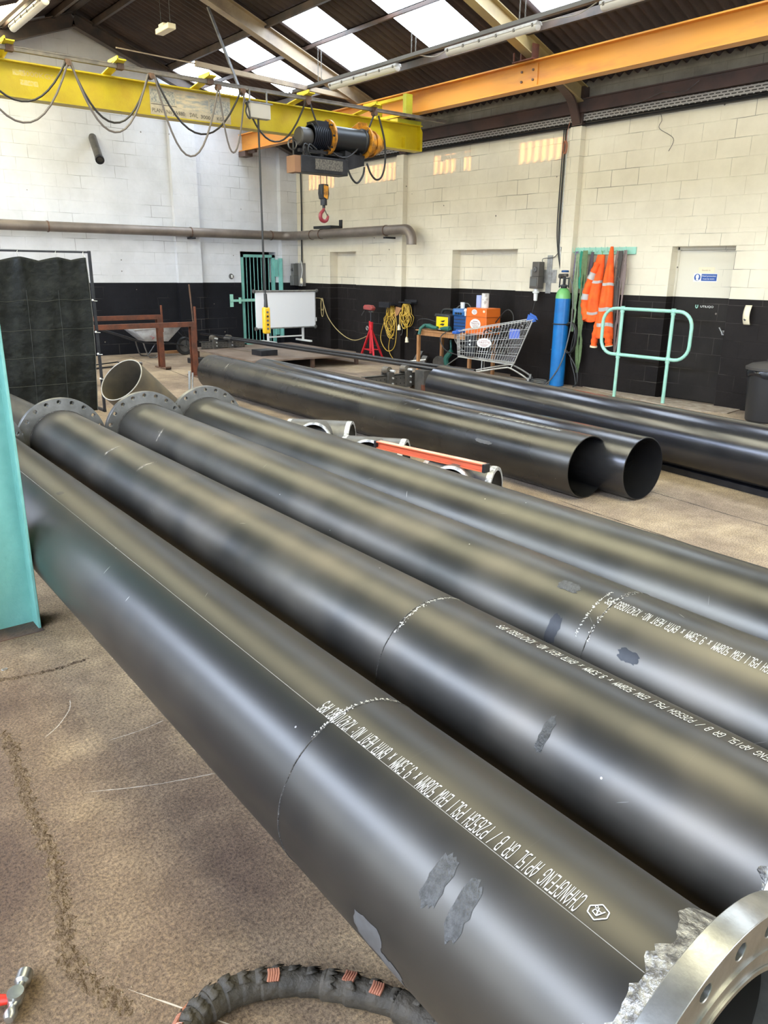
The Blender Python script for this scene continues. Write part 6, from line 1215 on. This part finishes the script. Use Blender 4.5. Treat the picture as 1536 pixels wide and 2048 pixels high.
# ---------------------------------------------------------------- handrail and bin
t = thing('handrail', (-.41, -9.66, 0), 'mint green tubular guard rail standing in front of the door', 'guard rail')
ya, yb, zt_, zl = -9.26, -10.055, 1.245, .607; r_ = (zt_-zl)/2; rr = .024; rd = .2
lp = [(-.41, ya, zt_)]+arc((-.41, ya-.0+.11, zt_-rd), rd, 90, 180, 6, (0, -1, 0), (0, 0, 1))+arc((-.41, ya+.11, zl+rd), rd, 180, 270, 6, (0, -1, 0), (0, 0, 1))
rp = arc((-.41, yb-.09, zt_-rd), rd, 90, 0, 6, (0, -1, 0), (0, 0, 1))+arc((-.41, yb-.09, zl+rd), rd, 0, -90, 6, (0, -1, 0), (0, 0, 1))
b = MB(); b.tube(lp[1:]+rp[::-1][:0], rr, 12); b.tube(rp, rr, 12); b.cyl((-.41, ya+.11, zt_), (-.41, yb-.09, zt_), rr, n=12); b.cyl((-.41, ya+.11, zl), (-.41, yb-.09, zl), rr, n=12); b.build('rail', TEALDIRT, t)
for y_ in (ya, yb):
    b = MB(); b.cyl((-.41, y_, 0), (-.41, y_, zt_), rr, n=12); b.build('post', TEALDIRT, t)
    for z_ in (zt_, zl): b = MB(); b.sphere((-.41, y_, z_), .037, 8); b.cyl((-.41, y_, z_-.05), (-.41, y_, z_+.035), .031, n=12); b.build('clamp_joint', TEALDIRT, t)
t = thing('waste_bin', (-.55, -11.52, 0), 'black plastic waste bin with domed lid at the right edge', 'bin')
bc = (-.50, -11.52)
b = MB(); b.lathe([(0, 0), (.215, 0), (.225, .02), (.265, .60), (.27, .61)], (bc[0], bc[1], 0), (0, 0, 1), 28); b.build('body', GREYPLASTIC if False else M('black_bin_plastic', (.018, .018, .02), .4), t, smooth=20)
b = MB(); n_ = 40; vs = []
for i in range(n_):
    a_ = 2*math.pi*i/n_; vs += [(bc[0]+.275*math.cos(a_), bc[1]+.275*math.sin(a_), .63), (bc[0]+(.285+.008*math.sin(a_*9))*math.cos(a_), bc[1]+(.285+.008*math.sin(a_*9))*math.sin(a_), .60), (bc[0]+.277*math.cos(a_), bc[1]+.277*math.sin(a_), .555+.02*math.sin(a_*5))]
b.add(vs, [(3*i+j, 3*((i+1) % n_)+j, 3*((i+1) % n_)+j+1, 3*i+j+1) for i in range(n_) for j in (0, 1)]); b.build('bin_liner', M('shiny_black_bag', (.012, .012, .014), .2), t)
b = MB(); b.lathe([(.30, 0), (.302, .03), (.28, .04), (.24, .065), (.12, .09), (0, .095)], (bc[0], bc[1], .63), (0, 0, 1), 40); ld = b.build('lid', M('dusty_black_lid', (.05, .045, .042), .5), t)
b = MB(); b.bar((bc[0], bc[1]-.06, .745), (bc[0], bc[1]+.06, .745), .03, .02); b.bar((bc[0], bc[1]-.06, .72), (bc[0], bc[1]-.06, .75), .03, .02); b.bar((bc[0], bc[1]+.06, .72), (bc[0], bc[1]+.06, .75), .03, .02); b.build('lid_handle', BLACK, ld)
b = MB(); dv = V(-.86, -.5, 0).normalized(); sv = V(.5, -.86, 0).normalized(); cc = V(bc[0], bc[1], 0)+V(-.262*.80, -.262*.60, 0)
sv = V(.6, -.8, 0); b.prism([cc-sv*.05+V(0, 0, .50), cc+sv*.05+V(0, 0, .50), cc+sv*.05+V(-.004, -.003, .535), cc-sv*.05+V(-.004, -.003, .535)], V(-.004, -.003, 0)*1.5); b.build('mint_label', TEALDIRT, t)

# ---------------------------------------------------------------- foreground: hammer, wrapped hose, floor cracks
t = thing('hammer', (-9.86, -14.22, 0), 'ball-pein hammer with red handle lying on the floor at bottom left', 'hammer')
Hc = V(-9.850, -14.225, .022); hd_ = (V(-9.797, -14.178, 0)-V(-9.859, -14.281, 0)).normalized()
sdh = V(-hd_.y, hd_.x, 0)
b = MB(); b.lathe([(0, .078), (.016, .077), (.0195, .073), (.0195, .045), (.013, .038), (.013, .022), (.017, .014), (.017, -.014), (.012, -.022), (.012, -.03), (.016, -.038), (.016, -.048), (.010, -.058), (0, -.061)], Hc, hd_, 24); b.build('head', MACHINED, t)
b = MB(); b.lathe([(0, -.001), (.020, 0), (.020, .012), (0, .013)], Hc+V(0, 0, .010), (0, 0, 1), 20); b.build('eye_boss', MACHINED, t)
hv = sdh if sdh.x < 0 else -sdh
b = MB(); b.tube([Hc+hv*.016, Hc+hv*.05, Hc+hv*.10, Hc+hv*.2, Hc+hv*.32], [.011, .0145, .013, .015, .016], 14); b.build('handle', REDPLASTIC, t)
t = thing('wrapped_hose', (-9.3, -14.72, 0), 'thick hose wrapped in torn grey tape, curving across the floor at the bottom', 'hose')
hp = smoothpts([(-9.66, -14.72, .035), (-9.60, -14.62, .036), (-9.54, -14.56, .036), (-9.45, -14.545, .036), (-9.36, -14.575, .036), (-9.28, -14.63, .036), (-9.20, -14.72, .036), (-9.13, -14.83, .036), (-9.09, -14.98, .036), (-9.10, -15.15, .036)], 14)
rnd = random.Random(21); rr = []; cur_ = .03
for i in range(len(hp)):
    if i % 7 == 0: cur_ = .034+rnd.uniform(0, .005)
    rr.append(cur_-.0006*(i % 7))
b = MB(); b.tube(hp, rr, 22); b.build('taped_hose', TAPE, t, smooth=25)
for k in range(19):
    i = 6+k*6; 
    if i+3 >= len(hp): break
    tn = (hp[i+1]-hp[i]).normalized(); sd__ = V(-tn.y, tn.x, 0); a0 = rnd.uniform(-60, 20); a1 = a0+rnd.uniform(110, 200); n_ = 12; vs = []
    for j in range(n_+1):
        a_ = R(a0+(a1-a0)*j/n_); o = sd__*math.sin(a_)+V(0, 0, 1)*math.cos(a_); w_ = .018+.010*math.sin(j*2.3+k)
        vs += [hp[i]+o*(rr[i]+.0015)-tn*.004, hp[i]+o*(rr[i]+.003+.003*rnd.random())+tn*w_]
    b = MB(); b.add(vs, [(2*j, 2*j+1, 2*j+3, 2*j+2) for j in range(n_)]); b.build('torn_tape', TAPE, t, smooth=50, solid=.0012)
for i, a_, L_ in ((20, 150, .03), (30, 100, .02), (60, 195, .02), (84, 170, .045), (24, 60, .03), (92, 190, .035)):
    if i+2 >= len(hp): continue
    tn = (hp[i+1]-hp[i]).normalized(); sd__ = V(-tn.y, tn.x, 0); b = MB()
    for j in range(5):
        s_ = (j-2)*.006; o0 = R(a_-28); pts = [hp[i]+tn*(s_+.002*math.sin(q))+(sd__*math.sin(o0+q*.22)+V(0, 0, 1)*abs(math.cos(o0+q*.22)))*(rr[i]+.0025) for q in range(5)]
        b.tube(pts, .0035, 6)
    b.build('copper_braid', COPPER, t)
# cracks and joints in the slab: low strips of packed debris
def crack(pts, w, name, mat=DIRT, sd=1, h=.006):
    rnd = random.Random(sd); sp = smoothpts([(p[0], p[1], 0) for p in pts], 16); vs = []
    for i, p in enumerate(sp):
        tn = (sp[min(i+1, len(sp)-1)]-sp[max(i-1, 0)]).normalized(); n_ = V(-tn.y, tn.x, 0); ww = w*rnd.uniform(.45, 1.25)*(1 if 2 < i < len(sp)-3 else .3)
        off = n_*rnd.uniform(-.2, .2)*w
        vs += [p+off+n_*ww/2+V(0, 0, .0006), p+off+n_*ww/6+V(0, 0, h*rnd.uniform(.3, 1)), p+off-n_*ww/6+V(0, 0, h*rnd.uniform(.3, 1)), p+off-n_*ww/2+V(0, 0, .0006)]
    b = MB(); b.add(vs, [(4*i+j, 4*(i+1)+j, 4*(i+1)+j+1, 4*i+j+1) for i in range(len(sp)-1) for j in range(3)]); return struct(b.build(name, mat, smooth=60))
crack([(-9.58, -12.95), (-9.594, -13.173), (-9.627, -13.493), (-9.63, -13.726), (-9.66, -13.936), (-9.70, -14.116), (-9.70, -14.245), (-9.64, -14.42)], .05, 'trim_16', sd=1, h=.0035)
crack([(-9.70, -12.42), (-9.50, -12.52), (-9.30, -12.57), (-9.12, -12.56)], .03, 'trim_17', sd=2, h=.003)
DARKCRACK = M('open_joint', (.03, .022, .018), .95)
crack([(-4.30, -9.0), (-4.40, -11.0), (-4.474, -12.453), (-4.589, -13.543), (-4.7, -15.5)], .012, 'trim_18', DARKCRACK, 3, .001)
crack([(-4.2, -.2), (-4.32, -1.14), (-4.45, -2.6), (-4.665, -4.297)], .014, 'trim_19', DARKCRACK, 4, .001)
crack([(-5.3, -12.2), (-5.38, -13.0), (-5.5, -14.5)], .012, 'trim_20', DARKCRACK, 5, .001)
PALE = M('pale_floor_scratch', (.48, .40, .30), .9)
for k, (pts, w) in enumerate(((((-9.304, -12.876), (-9.33, -12.95), (-9.40, -13.04), (-9.466, -13.092)), .004), (((-9.28, -13.262), (-9.16, -13.27), (-9.051, -13.26)), .0035), (((-9.452, -13.515), (-9.25, -13.62), (-9.033, -13.70)), .004), (((-9.62, -14.35), (-9.40, -14.68), (-9.30, -14.72)), .004))):
    crack(pts, w, 'trim_%d' % (21+k), PALE, 10+k, .0008)
# crumbs along the crack
rnd = random.Random(33); mb = MB()
line = [V(-9.594, -13.173, 0), V(-9.627, -13.493, 0), V(-9.66, -13.9, 0), V(-9.69, -14.2, 0), V(-9.62, -14.45, 0)]
for k in range(420):
    s_ = rnd.random()*(len(line)-1.001); i = int(s_); p = line[i].lerp(line[i+1], s_-i)+V(rnd.gauss(.012, .028), rnd.gauss(0, .02), 0); q = rnd.uniform(.0008, .0032)
    mb.add([p+V(q*rnd.uniform(.6, 1.4), 0, 0), p+V(0, q, 0), p+V(-q, 0, 0), p+V(0, -q*rnd.uniform(.6, 1.4), 0), p+V(0, 0, q*1.4)], [(0, 1, 4), (1, 2, 4), (2, 3, 4), (3, 0, 4)])
tag(mb.build('grit', M('pale_grit', (.32, .24, .15), .95, spec=.15, col2=(.12, .085, .05), nscale=90), smooth=0), 'loose grit and crumbs along the crack in the slab, lower left', 'grit', kind='stuff')
b = MB(); b.tube([V(-9.455+.012*math.cos(a_), -12.44+.008*math.sin(a_), .003) for a_ in [i*math.pi/8 for i in range(16)]], .0016, 5, closed=True); tag(b.build('metal_ring', GALV), 'small metal ring on the floor below the teal column', 'ring')
